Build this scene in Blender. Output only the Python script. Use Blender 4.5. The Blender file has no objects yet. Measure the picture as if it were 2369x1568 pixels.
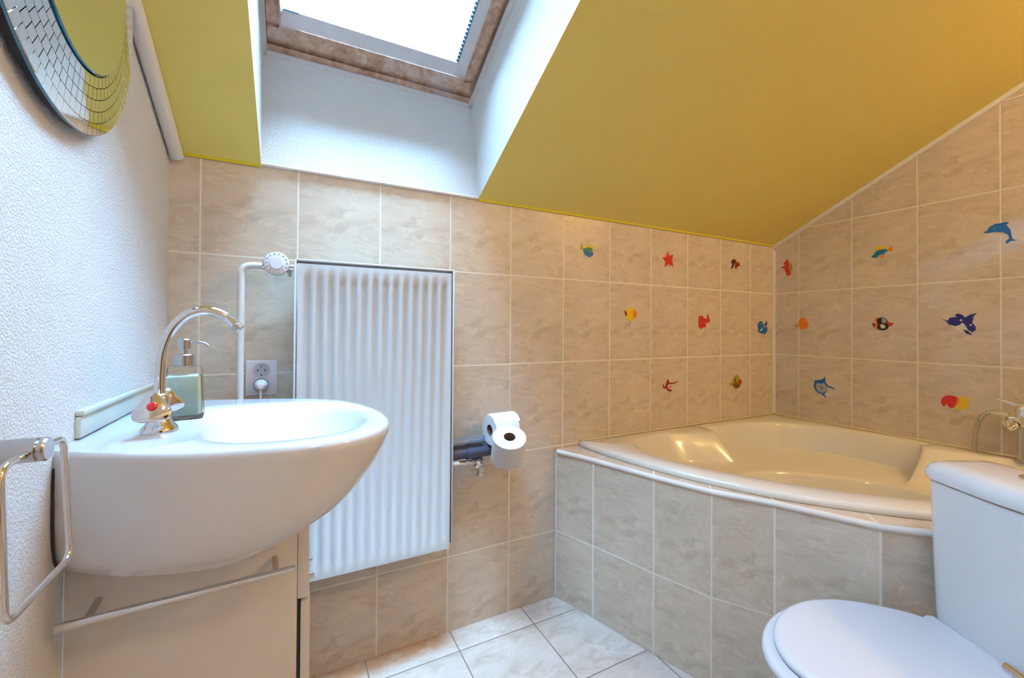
import bpy, bmesh, math, random
from mathutils import Vector, Matrix
from mathutils.geometry import tessellate_polygon
random.seed(4)
C = bpy.context.scene
col = C.collection
PI = math.pi

# ------------------------------------------------------------------ camera model (2369 x 1568)
F, CX, CY = 974.41, 1184.5, 749.97
YAW, PIT, ROL = .4740, .0089, .0069
O = Vector((0.2467, -1.4826, 1.1128))
FW = Vector((math.sin(YAW)*math.cos(PIT), math.cos(YAW)*math.cos(PIT), math.sin(PIT)))
R0 = Vector((math.cos(YAW), -math.sin(YAW), 0)); U0 = R0.cross(FW)
RT = R0*math.cos(ROL)+U0*math.sin(ROL); UP = -R0*math.sin(ROL)+U0*math.cos(ROL)
def at(u, v, ax, val):
    """where the line of sight through photo point (u, v) meets the plane axis=val"""
    d = FW+RT*((u-CX)/F)-UP*((v-CY)/F)
    return O+d*((val-O[ax])/d[ax])
cam_d = bpy.data.cameras.new('camera'); cam = bpy.data.objects.new('camera', cam_d); col.objects.link(cam)
M = Matrix((RT, UP, -FW)).transposed().to_4x4(); M.translation = O
cam.matrix_world = M
cam_d.sensor_fit = 'HORIZONTAL'; cam_d.sensor_width = 36; cam_d.lens = F/2369*36
cam_d.shift_y = -(784-CY)/2369
cam_d.clip_start = .02; cam_d.clip_end = 50
C.camera = cam
C.view_settings.view_transform = 'Standard'; C.view_settings.look = 'None'; C.view_settings.gamma = 1
C.view_settings.use_curve_mapping = False
C.view_settings.exposure = 0.0

# ------------------------------------------------------------------ room dimensions (metres)
XL, XR, YF = -.072, 2.715, -2.9
ZC, SL = 1.600, .49            # eaves height on the back wall and pitch of the ceiling
SX0, SX1 = .148, .858          # skylight shaft
TU, TV, ZA = .25, .3492, 1.32125   # wall tile pitch and height of one grout row

# ------------------------------------------------------------------ materials
def srgb(r, g, b):
    f = lambda c: (c/255/12.92 if c/255 <= .04045 else ((c/255+.055)/1.055)**2.4)
    return (f(r), f(g), f(b), 1)
class NT:
    def __init__(s, name):
        s.m = bpy.data.materials.new(name); s.m.use_nodes = True
        s.t = s.m.node_tree; s.n = s.t.nodes; s.l = s.t.links
        s.b = s.n['Principled BSDF']; s.out = s.n['Material Output']
    def add(s, typ, **kw):
        nd = s.n.new(typ)
        for k, v in kw.items(): setattr(nd, k, v)
        return nd
    def link(s, a, b): s.l.new(a, b)
    def math(s, op, a, b=None, c=None, clamp=False):
        nd = s.n.new('ShaderNodeMath'); nd.operation = op; nd.use_clamp = clamp
        for i, x in enumerate((a, b, c)):
            if x is None: continue
            if isinstance(x, (int, float)): nd.inputs[i].default_value = x
            else: s.l.new(x, nd.inputs[i])
        return nd.outputs[0]
    def mix(s, fac, a, b):
        nd = s.n.new('ShaderNodeMix'); nd.data_type = 'RGBA'
        for sock, x in ((nd.inputs[0], fac), (nd.inputs[6], a), (nd.inputs[7], b)):
            if isinstance(x, (int, float, tuple)): sock.default_value = x
            else: s.l.new(x, sock)
        return nd.outputs[2]
    def noise(s, vec, scale, detail=3, rough=.5, dist=0.):
        nd = s.n.new('ShaderNodeTexNoise'); nd.inputs['Scale'].default_value = scale
        nd.inputs['Detail'].default_value = detail; nd.inputs['Roughness'].default_value = rough
        nd.inputs['Distortion'].default_value = dist
        if vec is not None: s.l.new(vec, nd.inputs['Vector'])
        return nd.outputs['Fac']
    def ramp(s, fac, stops):
        nd = s.n.new('ShaderNodeValToRGB'); s.l.new(fac, nd.inputs[0])
        e = nd.color_ramp.elements
        while len(e) < len(stops): e.new(.5)
        for i, (p, c_) in enumerate(stops):
            e[i].position = p; e[i].color = c_ if isinstance(c_, tuple) else (c_, c_, c_, 1)
        return nd.outputs[0]
    def bump(s, h, strength, dist, normal=None):
        nd = s.n.new('ShaderNodeBump'); nd.inputs['Strength'].default_value = strength
        nd.inputs['Distance'].default_value = dist; s.l.new(h, nd.inputs['Height'])
        if normal is not None: s.l.new(normal, nd.inputs['Normal'])
        return nd.outputs[0]
def mat(name, color, rough=.5, metal=0, coat=0, spec=.5, noise_amt=0, noise_scale=30, bump=0, bump_scale=80):
    t = NT(name); b = t.b
    b.inputs['Base Color'].default_value = color; b.inputs['Roughness'].default_value = rough
    b.inputs['Metallic'].default_value = metal; b.inputs['Coat Weight'].default_value = coat
    b.inputs['Coat Roughness'].default_value = .04
    b.inputs['Specular IOR Level'].default_value = spec
    tc = t.add('ShaderNodeTexCoord')
    if noise_amt or not bump:
        n = t.noise(tc.outputs['Object'], noise_scale, 4)
        dark = tuple(c*(1-(noise_amt or .02)) for c in color[:3])+(1,)
        t.link(t.mix(n, color, dark), b.inputs['Base Color'])
    if bump:
        n = t.noise(tc.outputs['Object'], bump_scale, 4, .6)
        t.link(t.bump(n, 1, bump), b.inputs['Normal'])
    return t.m
def tile_mat(name, gu, gv, light, mid, dark, grout, rough=.10, lu=.25, lv=.35, vein=1., grout_dark=False, rot=.75, stain=False):
    """glazed marbled tile; UV runs in tile units, gu/gv = grout half widths in tiles"""
    t = NT(name); b = t.b
    uv = t.add('ShaderNodeUVMap'); uv.uv_map = 'UVMap'
    sp = t.add('ShaderNodeSeparateXYZ'); t.link(uv.outputs[0], sp.inputs[0])
    fu = t.math('FRACT', sp.outputs[0]); fv = t.math('FRACT', sp.outputs[1])
    iu = t.math('FLOOR', sp.outputs[0]); iv = t.math('FLOOR', sp.outputs[1])
    du = t.math('MINIMUM', fu, t.math('SUBTRACT', 1., fu)); dv = t.math('MINIMUM', fv, t.math('SUBTRACT', 1., fv))
    g1 = t.math('SUBTRACT', 1., t.math('DIVIDE', du, gu), clamp=True); g2 = t.math('SUBTRACT', 1., t.math('DIVIDE', dv, gv), clamp=True)
    g = t.math('MAXIMUM', g1, g2)
    gm = t.math('MULTIPLY', g, 2.6, clamp=True)
    cb = t.add('ShaderNodeCombineXYZ'); t.link(iu, cb.inputs[0]); t.link(iv, cb.inputs[1])
    wn = t.add('ShaderNodeTexWhiteNoise'); wn.noise_dimensions = '3D'; t.link(cb.outputs[0], wn.inputs['Vector'])
    # motif coordinates: nearly the same print on every tile
    cu = t.math('MULTIPLY_ADD', fu, lu, 0.); cv = t.math('MULTIPLY_ADD', fv, lv, 0.)
    cw = t.math('MULTIPLY', wn.outputs['Value'], .035)
    lc = t.add('ShaderNodeCombineXYZ'); t.link(cu, lc.inputs[0]); t.link(cv, lc.inputs[1]); t.link(cw, lc.inputs[2])
    mp = t.add('ShaderNodeMapping'); mp.inputs['Rotation'].default_value = (0, 0, rot); mp.inputs['Scale'].default_value = (1.0, 2.1, 1)
    t.link(lc.outputs[0], mp.inputs[0]); v = mp.outputs[0]
    n1 = t.noise(v, 7, 4, .5, .4); n2 = t.noise(v, 15, 4, .55, .8); n3 = t.noise(v, 5, 3, .55, .9); n4 = t.noise(v, 70, 3, .6)
    c1 = t.ramp(n1, [(.32, dark), (.5, mid), (.72, light)])
    c2 = t.mix(t.ramp(n2, [(.35, 0.), (.62, .75)]), c1, mid)
    dk = t.ramp(t.noise(v, 11, 3, .5, .8), [(.55, 0.), (.68, .55)])
    c2 = t.mix(dk, c2, dark)
    r = t.math('ABSOLUTE', t.math('SUBTRACT', n3, .5))
    vn = t.math('SUBTRACT', 1., t.math('MULTIPLY', r, 50.), clamp=True)
    vn = t.math('MULTIPLY', vn, t.ramp(n2, [(.35, .1), (.6, .9)]))
    vn = t.math('MULTIPLY', vn, .38*vein)
    c3 = t.mix(vn, c2, tuple(min(1, c*1.22) for c in light[:3])+(1,))
    r2 = t.math('ABSOLUTE', t.math('SUBTRACT', t.noise(v, 11, 3, .6, 1.2), .5))
    vn2 = t.math('MULTIPLY', t.math('SUBTRACT', 1., t.math('MULTIPLY', r2, 60.), clamp=True), .2*vein)
    c3 = t.mix(vn2, c3, light)
    c3 = t.mix(t.math('MULTIPLY', t.math('SUBTRACT', n4, .45, clamp=True), .5), c3, dark)
    if stain:   # rusty stains on the floor under the radiator
        tc = t.add('ShaderNodeTexCoord'); s2 = t.add('ShaderNodeSeparateXYZ'); t.link(tc.outputs['Object'], s2.inputs[0])
        ns = t.noise(tc.outputs['Object'], 14, 4, .6)
        a = t.math('SUBTRACT', 1., t.math('MULTIPLY', t.math('ABSOLUTE', t.math('SUBTRACT', s2.outputs[0], .45)), 1/.33), clamp=True)
        bb = t.math('SUBTRACT', 1., t.math('MULTIPLY', t.math('ABSOLUTE', s2.outputs[1]), 1/.085), clamp=True)
        st = t.math('MULTIPLY', t.math('MULTIPLY', t.math('MULTIPLY', a, 4., clamp=True), t.math('MULTIPLY', bb, 2., clamp=True)), t.ramp(ns, [(.33, .45), (.5, 1.)]))
        c3 = t.mix(t.math('MULTIPLY', st, .8), c3, srgb(178, 118, 62))
    fin = t.mix(gm, c3, grout)
    t.link(fin, b.inputs['Base Color'])
    t.link(t.math('MULTIPLY_ADD', gm, .6, rough), b.inputs['Roughness'])
    b.inputs['Coat Weight'].default_value = .7; b.inputs['Coat Roughness'].default_value = .05
    h = t.math('SUBTRACT', t.math('MULTIPLY', n3, .02), gm)
    t.link(t.bump(h, .5, .0012), b.inputs['Normal'])
    return t.m

Mt = {}
TL, TM, TD = srgb(229, 214, 194), srgb(215, 198, 178), srgb(190, 170, 148)
Mt['tile'] = tile_mat('beige marbled wall tile', .013, .0095, TL, TM, TD, srgb(240, 232, 218))
Mt['panel_tile'] = tile_mat('beige marbled panel tile', .016, .0095, TL, TM, TD, srgb(238, 234, 226), rough=.12, rot=.9)
Mt['floor_tile'] = tile_mat('pale marbled floor tile', .008, .008, srgb(218, 202, 190), srgb(206, 188, 175), srgb(186, 163, 145), srgb(120, 104, 90), rough=.25, lu=.3, lv=.3, vein=1.2, rot=-.9, stain=True)
Mt['yellow'] = mat('yellow ceiling paint', srgb(238, 212, 112), .75, noise_amt=.05, noise_scale=5, bump=0)
Mt['yellow_edge'] = mat('bright yellow paint line', srgb(214, 194, 42), .7)
Mt['white_ceiling'] = mat('white ceiling paint', srgb(235, 232, 225), .8)
def plaster(name, color, scale, dist):
    t = NT(name); tc = t.add('ShaderNodeTexCoord')
    n = t.noise(tc.outputs['Object'], scale, 3, .62); n2 = t.noise(tc.outputs['Object'], scale*.35, 3)
    t.b.inputs['Roughness'].default_value = .85
    t.link(t.mix(t.math('MULTIPLY', n2, .25), color, tuple(c*.85 for c in color[:3])+(1,)), t.b.inputs['Base Color'])
    h = t.ramp(n, [(.38, 0.), (.6, 1.)])
    t.link(t.bump(h, 1, dist), t.b.inputs['Normal'])
    return t.m
Mt['plaster'] = plaster('rough white plaster', srgb(236, 234, 234), 260, .0011)
Mt['reveal'] = plaster('white textured plaster', srgb(246, 246, 243), 190, .0008)
Mt['trim'] = mat('white plastic trim', srgb(238, 234, 228), .4)
Mt['ceramic'] = mat('white glazed ceramic', srgb(224, 224, 227), .08, coat=.6, noise_amt=.01)
Mt['acrylic'] = mat('cream bath acrylic', srgb(240, 236, 228), .12, coat=.5, noise_amt=.01)
Mt['seat'] = mat('white seat plastic', srgb(222, 220, 226), .2, coat=.2)
Mt['lacquer'] = mat('white cabinet lacquer', srgb(228, 222, 216), .28, coat=.2)
Mt['radiator'] = mat('white radiator enamel', srgb(208, 207, 206), .3)
Mt['chrome'] = mat('polished chrome', (.82, .83, .85, 1), .07, 1)
Mt['steel'] = mat('brushed steel', (.60, .60, .62, 1), .26, 1, noise_amt=.1, noise_scale=120)
Mt['rubber'] = mat('black rubber', (.02, .02, .022, 1), .5)
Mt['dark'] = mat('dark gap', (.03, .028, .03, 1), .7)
Mt['pvc'] = mat('grey waste pipe plastic', srgb(78, 80, 98), .35)
Mt['pipe_white'] = mat('white painted pipe', srgb(232, 231, 228), .35)
Mt['socket'] = mat('white socket plastic', srgb(230, 229, 234), .25)
Mt['paper'] = mat('toilet paper', srgb(222, 220, 224), .95, bump=.0004, bump_scale=300)
Mt['card'] = mat('cardboard core', srgb(128, 106, 92), .9, noise_amt=.2)
Mt['holder'] = mat('cream plastic holder', srgb(225, 212, 195), .4)
Mt['red'] = mat('red tap marker', srgb(205, 10, 25), .2, coat=.6)
def wood_mat():
    t = NT('varnished pine'); tc = t.add('ShaderNodeTexCoord')
    mp = t.add('ShaderNodeMapping'); t.link(tc.outputs['Object'], mp.inputs[0]); mp.inputs['Scale'].default_value = (1, 1, 1)
    n = t.noise(mp.outputs[0], 26, 6, .7, 1.); n2 = t.noise(mp.outputs[0], 7, 4, .6)
    c = t.ramp(n, [(.3, srgb(138, 94, 70)), (.5, srgb(184, 136, 106)), (.72, srgb(212, 176, 150))])
    worn = t.ramp(n2, [(.55, 0.), (.7, .55)])
    t.link(t.mix(worn, c, srgb(205, 188, 178)), t.b.inputs['Base Color']); t.b.inputs['Roughness'].default_value = .45
    t.link(t.bump(n, .3, .001), t.b.inputs['Normal'])
    return t.m
Mt['wood'] = wood_mat()
Mt['wood_pale'] = mat('bleached weathered pine', srgb(236, 226, 222), .5, noise_amt=.2, noise_scale=22)
def glass_mat(name, tint):
    t = NT(name); t.n.remove(t.b)
    tr = t.add('ShaderNodeBsdfTransparent'); tr.inputs[0].default_value = tint
    gl = t.add('ShaderNodeBsdfGlossy'); gl.inputs['Roughness'].default_value = .02
    fr = t.add('ShaderNodeFresnel'); fr.inputs[0].default_value = 1.45
    mx = t.add('ShaderNodeMixShader'); t.link(fr.outputs[0], mx.inputs[0]); t.link(tr.outputs[0], mx.inputs[1]); t.link(gl.outputs[0], mx.inputs[2])
    t.link(mx.outputs[0], t.out.inputs[0]); return t.m
Mt['glass'] = glass_mat('window glass', (.97, .985, 1, 1))
Mt['mirror'] = mat('mirror silvering', (.88, .92, .90, 1), .015, 1)
Mt['mirror_tile'] = mat('mirror mosaic', (.92, .95, .95, 1), .05, 1)
Mt['mirror_edge'] = mat('teal glass edge', srgb(10, 92, 118), .12, coat=.8)
Mt['mirror_back'] = mat('dark mirror backing', srgb(14, 26, 40), .35)
def soap_mat():
    t = NT('frosted green soap glass'); b = t.b
    b.inputs['Base Color'].default_value = srgb(232, 252, 240); b.inputs['Roughness'].default_value = .12
    b.inputs['Subsurface Weight'].default_value = 0.; b.inputs['Subsurface Radius'].default_value = (.02, .03, .025); b.inputs['Coat Weight'].default_value = .6
    tc = t.add('ShaderNodeTexCoord'); n = t.noise(tc.outputs['Object'], 20, 2)
    t.link(t.mix(n, srgb(232, 253, 242), srgb(222, 250, 236)), b.inputs['Base Color'])
    return t.m
Mt['soap'] = soap_mat()
Mt['bottle'] = glass_mat('thick clear glass', (.985, 1, .99, 1))
def smat(name, c): 
    k = 'st_'+name
    if k not in Mt: Mt[k] = mat('sticker '+name, c, .35, noise_amt=.15, noise_scale=60)
    return Mt[k]

# ------------------------------------------------------------------ object helpers
def tag(o, label=None, cat=None, group=None, kind=None):
    if label: o['label'] = label
    if cat: o['category'] = cat
    if group: o['group'] = group
    if kind: o['kind'] = kind
    return o
def empty(name, loc, label, cat, group=None, rz=0):
    o = bpy.data.objects.new(name, None); col.objects.link(o); o.location = loc; o.rotation_euler = (0, 0, rz)
    o.empty_display_size = .05
    return tag(o, label, cat, group)
def fin(name, bm, m, parent=None, smooth=35, world=True):
    """link a bmesh whose coordinates are world coordinates; parent keeps them in place"""
    bmesh.ops.recalc_face_normals(bm, faces=bm.faces)
    me = bpy.data.meshes.new(name); bm.to_mesh(me); bm.free()
    for x in (m if isinstance(m, list) else [m]): me.materials.append(x)
    o = bpy.data.objects.new(name, me); col.objects.link(o)
    # origin at the middle of the base
    if parent is not None:
        r = parent
        mw = Matrix.Identity(4)
        chain = []
        while r is not None: chain.append(r); r = r.parent
        for r in reversed(chain): mw = mw @ (Matrix.Translation(r.location) @ r.rotation_euler.to_matrix().to_4x4())
        if world: me.transform(mw.inverted())
        o.parent = parent
    if smooth:
        for p in me.polygons: p.use_smooth = True
        me.set_sharp_from_angle(angle=math.radians(smooth))
    return o
def box(bm, a, b, mi=0, bev=0, seg=2):
    g = bmesh.ops.create_cube(bm, size=1)['verts']
    for v in g:
        v.co = Vector(((a[i]+b[i])/2+v.co[i]*(b[i]-a[i])) for i in range(3))
    fs = {f for v in g for f in v.link_faces}
    if bev:
        es = list({e for v in g for e in v.link_edges})
        r = bmesh.ops.bevel(bm, geom=es, offset=bev, segments=seg, profile=.5, affect='EDGES')
        fs = set(r['faces']) | {f for f in fs if f.is_valid}
    for f in fs: f.material_index = mi
    return bm
def obox(a, b, bev=0, seg=2):
    bm = bmesh.new(); return box(bm, a, b, 0, bev, seg)
def quad(bm, pts, mi=0):
    f = bm.faces.new([bm.verts.new(p) for p in pts]); f.material_index = mi; return f
def loft(bm, rings, cap0=True, cap1=True, closed=True, mi=0):
    vs = [[bm.verts.new(p) for p in r] for r in rings]; n = len(vs[0])
    for a, b in zip(vs, vs[1:]):
        for i in range(n if closed else n-1):
            j = (i+1) % n
            f = bm.faces.new((a[i], a[j], b[j], b[i])); f.material_index = mi
    if cap0: bm.faces.new(vs[0]).material_index = mi
    if cap1: bm.faces.new(vs[-1]).material_index = mi
    return vs
def frame_of(d):
    d = Vector(d).normalized(); u = d.orthogonal().normalized(); return u, d.cross(u), d
def circ(c, d, r, n=24, r2=None):
    u, v, _ = frame_of(d); c = Vector(c)
    return [c+u*(r*math.cos(2*PI*i/n))+v*((r2 or r)*math.sin(2*PI*i/n)) for i in range(n)]
def cyl(bm, p, q, r, r2=None, n=24, cap=True, mi=0, bev=0):
    p, q = Vector(p), Vector(q); d = q-p; r2 = r if r2 is None else r2
    if bev:
        k = d.normalized()*bev
        loft(bm, [circ(p, d, r-bev, n), circ(p+k, d, r, n), circ(q-k, d, r2, n), circ(q, d, r2-bev, n)], cap, cap, mi=mi)
    else: loft(bm, [circ(p, d, r, n), circ(q, d, r2, n)], cap, cap, mi=mi)
    return bm
def lathe(bm, p, d, prof, n=32, mi=0, cap=True):
    """prof = [(distance along d, radius)]"""
    p = Vector(p); dn = Vector(d).normalized()
    return loft(bm, [circ(p+dn*t, d, max(r, 1e-4), n) for t, r in prof], cap, cap, mi=mi)
def catmull(pts, sub=6, closed=False):
    P = [Vector(p) for p in pts]; n = len(P); out = []
    rng = range(n) if closed else range(n-1)
    for i in rng:
        g = (lambda k: P[k % n]) if closed else (lambda k: P[max(0, min(n-1, k))])
        a, b, c, d = g(i-1), g(i), g(i+1), g(i+2)
        for s in range(sub):
            t = s/sub
            out.append(.5*((2*b)+(c-a)*t+(2*a-5*b+4*c-d)*t*t+(3*b-a-3*c+d)*t**3))
    if not closed: out.append(P[-1])
    return out
def tube(bm, pts, r, n=16, sub=6, smooth=True, closed=False, cap=True, mi=0, rfun=None):
    P = catmull(pts, sub, closed) if smooth else [Vector(p) for p in pts]
    m = len(P); T = []
    for i in range(m):
        if closed: T.append((P[(i+1) % m]-P[i-1]).normalized())
        else: T.append((P[min(m-1, i+1)]-P[max(0, i-1)]).normalized())
    u = T[0].orthogonal().normalized(); rings = []
    for i in range(m):
        u = (u-T[i]*u.dot(T[i])).normalized(); w = T[i].cross(u)
        rr = rfun(i/(m-1)) if rfun else r
        rings.append([P[i]+u*(rr*math.cos(2*PI*k/n))+w*(rr*math.sin(2*PI*k/n)) for k in range(n)])
    if closed:
        rings.append(rings[0])
        vs = [[bm.verts.new(p) for p in r_] for r_ in rings[:-1]]
        for i in range(m):
            a, b = vs[i], vs[(i+1) % m]
            # align the seam
            off = 0
            if i == m-1: off = min(range(n), key=lambda k: (a[0].co-b[k].co).length)
            for k in range(n):
                bm.faces.new((a[k], a[(k+1) % n], b[(k+1+off) % n], b[(k+off) % n])).material_index = mi
    else: loft(bm, rings, cap, cap, mi=mi)
    return bm
def rounded_poly(pts, r, seg=6):
    """round the corners of a closed 2-D polygon; r may be a list"""
    out = []; n = len(pts)
    for i in range(n):
        p = Vector(pts[i]); a = Vector(pts[i-1]); b = Vector(pts[(i+1) % n]); rr = r[i] if isinstance(r, (list, tuple)) else r
        if rr <= 0: out.append(p.copy()); continue
        da = (a-p).normalized(); db = (b-p).normalized(); ang = da.angle(db)
        L = min(rr/math.tan(ang/2), (a-p).length*.49, (b-p).length*.49)
        s, e = p+da*L, p+db*L
        for k in range(seg+1):
            t = k/seg; out.append((1-t)**2*s+2*t*(1-t)*p+t*t*e)
    return out
def scale_poly(P, off):
    """move every vertex of a closed 2-D polygon inwards by off"""
    n = len(P); out = []
    area = sum(P[i].x*P[(i+1) % n].y-P[(i+1) % n].x*P[i].y for i in range(n))
    sg = 1 if area > 0 else -1
    for i in range(n):
        e1 = (P[i]-P[i-1]); e2 = (P[(i+1) % n]-P[i])
        if e1.length < 1e-7: e1 = e2
        if e2.length < 1e-7: e2 = e1
        n1 = Vector((-e1.y, e1.x)).normalized()*sg; n2 = Vector((-e2.y, e2.x)).normalized()*sg
        nn = (n1+n2); nn = nn.normalized() if nn.length > 1e-6 else n1
        out.append(P[i]+nn*off/max(.5, nn.dot(n1)))
    return out
def uv_face(bm, f, uvs):
    l = bm.loops.layers.uv.get('UVMap') or bm.loops.layers.uv.new('UVMap')
    for lp, q in zip(f.loops, uvs): lp[l].uv = q

# ================================================================== THE ROOM
def slab_z(y): return ZC-SL*y
# back wall, tiled
bm = bmesh.new()
f = quad(bm, [(XL, 0, 0), (XR, 0, 0), (XR, 0, ZC), (XL, 0, ZC)])
uv_face(bm, f, [(x/TU+4, (z-ZA)/TV+8) for x, z in ((XL, 0), (XR, 0), (XR, ZC), (XL, ZC))])
g = [bm.verts.new(p) for p in ((XL, .12, 0), (XR, .12, 0), (XR, .12, ZC), (XL, .12, ZC))]
bm.faces.new(g)
o = fin('wall_back', bm, Mt['tile'], smooth=0); tag(o, kind='structure')
# right wall, tiled under the slope
YS = -(2.5-ZC)/SL
bm = bmesh.new()
pts = [(XR, 0, 0), (XR, YF, 0), (XR, YF, 2.5), (XR, YS, 2.5), (XR, 0, ZC)]
f = quad(bm, pts); uv_face(bm, f, [((-p[1]-.1368)/TU+4, (p[2]-ZA)/TV+8) for p in pts])
bm.faces.new([bm.verts.new((p[0]+.12, p[1], p[2])) for p in pts])
o = fin('wall_right', bm, Mt['tile'], smooth=0); tag(o, kind='structure')
bm = bmesh.new(); pts = [(XL, 0, 0), (XL, YF, 0), (XL, YF, 2.5), (XL, YS, 2.5), (XL, 0, ZC)]
quad(bm, pts); bm.faces.new([bm.verts.new((p[0]-.12, p[1], p[2])) for p in pts])
o = fin('wall_left', bm, Mt['plaster'], smooth=0); tag(o, kind='structure')
bm = bmesh.new(); quad(bm, [(XL, YF, 0), (XR, YF, 0), (XR, YF, 2.5), (XL, YF, 2.5)]); quad(bm, [(XL, YF-.12, 0), (XR, YF-.12, 0), (XR, YF-.12, 2.5), (XL, YF-.12, 2.5)])
o = fin('wall_front', bm, Mt['white_ceiling'], smooth=0); tag(o, kind='structure')
bm = bmesh.new()
pts = [(XL, 0, 0), (XL, YF, 0), (XR, YF, 0), (XR, 0, 0)]
f = quad(bm, pts)
FT = .296
uv_face(bm, f, [((p[0]-1.056)/FT+8, (p[1]+.105)/.287+12) for p in pts])
quad(bm, [(p[0], p[1], -.1) for p in pts])
o = fin('floor', bm, Mt['floor_tile'], smooth=0); tag(o, kind='structure')
# sloping yellow ceiling with the skylight opening
SYT = -.93
bm = bmesh.new()
def cq(x0, x1, y0, y1): quad(bm, [(x0, y0, slab_z(y0)), (x1, y0, slab_z(y0)), (x1, y1, slab_z(y1)), (x0, y1, slab_z(y1))])
cq(XL, SX0, 0, SYT); cq(SX1, XR, 0, SYT); cq(XL, XR, SYT, YS)
o = fin('ceiling', bm, Mt['yellow'], smooth=0); tag(o, kind='structure')
bm = bmesh.new(); quad(bm, [(XL, YS, 2.5), (XR, YS, 2.5), (XR, YF, 2.5), (XL, YF, 2.5)])
o = fin('ceiling', bm, Mt['white_ceiling'], smooth=0); tag(o, kind='structure')
# bright yellow paint line where the ceiling meets the tiles
bm = bmesh.new()
for x0, x1 in ((XL+.03, SX0), (SX1, XR-.012)):
    box(bm, (x0, -.006, ZC-.006), (x1, -.0005, ZC+.004))
o = fin('trim_1', bm, Mt['yellow_edge'], smooth=0); tag(o, kind='structure')
# white bead under the skylight shaft
bm = bmesh.new(); tube(bm, [(SX0+.002, -.003, ZC+.004), (SX1-.002, -.003, ZC+.004)], .006, 12, smooth=False)
o = fin('trim_2', bm, Mt['trim']); tag(o, kind='structure')
# bead along the slope on the left wall, with a rounded lower end
bm = bmesh.new()
def slp(x, y, off): # point below the ceiling slope
    n = Vector((0, -SL, -1)).normalized(); return Vector((x, y, slab_z(y)))+n*off
r = .0165
pp = [slp(XL+r+.001, -.004-.0*k, r) for k in (0,)]+[slp(XL+r+.001, -.6, r), slp(XL+r+.001, -1.7, r)]
tube(bm, pp, r, 20, smooth=False)
o = fin('trim_3', bm, Mt['trim']); tag(o, kind='structure')
# flat strip along the slope on the right wall
bm = bmesh.new()
for (y0, y1) in ((0, -1.75),):
    w = .020
    a = [(XR, y0, slab_z(y0)), (XR, y1, slab_z(y1)), (XR, y1, slab_z(y1)-w), (XR, y0, slab_z(y0)-w)]
    b = [(x-.012, y, z) for x, y, z in a]
    loft(bm, [a, b])
o = fin('trim_4', bm, Mt['trim'], smooth=0); tag(o, kind='structure')
for (u, v) in ((1806, 555), (1883, 503), (2001, 428), (2165, 320)):
    p = at(u, v, 0, XR-.012); b2 = bmesh.new(); cyl(b2, p, p-Vector((.0015, 0, 0)), .0028, n=10)
    fin('screw', b2, Mt['dark'], o)
# vertical corner strip
bm = bmesh.new(); box(bm, (XR-.013, -.004, .632), (XR-.0005, -.0003, 1.575)); box(bm, (XR-.004, -.013, .632), (XR-.0003, -.0005, 1.575))
o = fin('trim_5', bm, Mt['trim'], smooth=0); tag(o, kind='structure')
# tiled upstand on the left wall behind the basin
bm = bmesh.new(); box(bm, (XL, -.548, .928), (XL+.008, -.004, .963), bev=.001)
box(bm, (XL, -.548, .964), (XL+.012, -.004, .973), bev=.002)
o = fin('trim_6', bm, mat('pale glazed upstand tile', srgb(222, 226, 218), .15, coat=.3, noise_amt=.08, noise_scale=20)); tag(o, kind='structure')

# ================================================================== SKYLIGHT
s = .47
WP = Vector((0, .05, 1.97)); ub = Vector((0, -1, s)).normalized(); nn = Vector((0, s, 1)).normalized(); ua = Vector((1, 0, 0))
def W(a, b, c): return Vector((a, 0, 0))+WP+ub*b+nn*c
def wbox(bm, a0, a1, b0, b1, c0, c1, bev=.002):
    g = bmesh.ops.create_cube(bm, size=1)['verts']
    for v in g:
        q = v.co.copy(); v.co = W((a0+a1)/2+q.x*(a1-a0), (b0+b1)/2+q.y*(b1-b0), (c0+c1)/2+q.z*(c1-c0))
    if bev: bmesh.ops.bevel(bm, geom=list({e for v in g for e in v.link_edges}), offset=bev, segments=2, affect='EDGES', profile=.5)
LB = .98
win = empty('window_1', W((SX0+SX1)/2, 0, 0), None, None); tag(win, kind='structure')
bm = bmesh.new()
bl, br_, tl, tr = W(SX0-.003, 0, -.0), W(SX1-.008, 0, 0), W(SX0-.003, LB, 0), W(SX1-.008, LB, 0)
e0, e1, e2, e3 = Vector((SX0, 0, ZC)), Vector((SX1, 0, ZC)), Vector((SX0, SYT, slab_z(SYT))), Vector((SX1, SYT, slab_z(SYT)))
quad(bm, [e0, e1, br_, bl]); quad(bm, [e1, e3, tr, br_]); quad(bm, [e3, e2, tl, tr]); quad(bm, [e2, e0, bl, tl])
fin('reveal', bm, Mt['reveal'], win, smooth=0)
# lining strips at the plaster edge, pale
bm = bmesh.new()
wbox(bm, SX0-.003, SX1-.012, .0, .016, -.004, .02); wbox(bm, SX1-.026, SX1-.010, 0, LB, -.004, .02); wbox(bm, SX0-.003, SX0+.008, 0, LB, -.004, .02)
fin('lining_strip', bm, Mt['wood_pale'], win)
bm = bmesh.new()   # fixed frame
wbox(bm, SX0-.02, SX1+.02, .014, .034, .004, .07); wbox(bm, SX0-.02, SX1+.02, .036, .054, .014, .07)
wbox(bm, SX1-.036, SX1+.02, .03, LB, .016, .07); wbox(bm, SX0-.02, SX0+.006, .03, LB, .014, .07)
wbox(bm, SX0-.02, SX1+.02, LB-.03, LB+.02, .0, .07)
fin('fixed_frame', bm, Mt['wood'], win)
bm = bmesh.new()   # dark weather seal in the gap
wbox(bm, SX0+.002, SX1-.038, .052, .068, .03, .07, 0); wbox(bm, SX1-.05, SX1-.03, .05, LB, .03, .07, 0); wbox(bm, SX0+.004, SX0+.014, .05, LB, .03, .07, 0)
fin('weather_seal', bm, Mt['rubber'], win)
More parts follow.
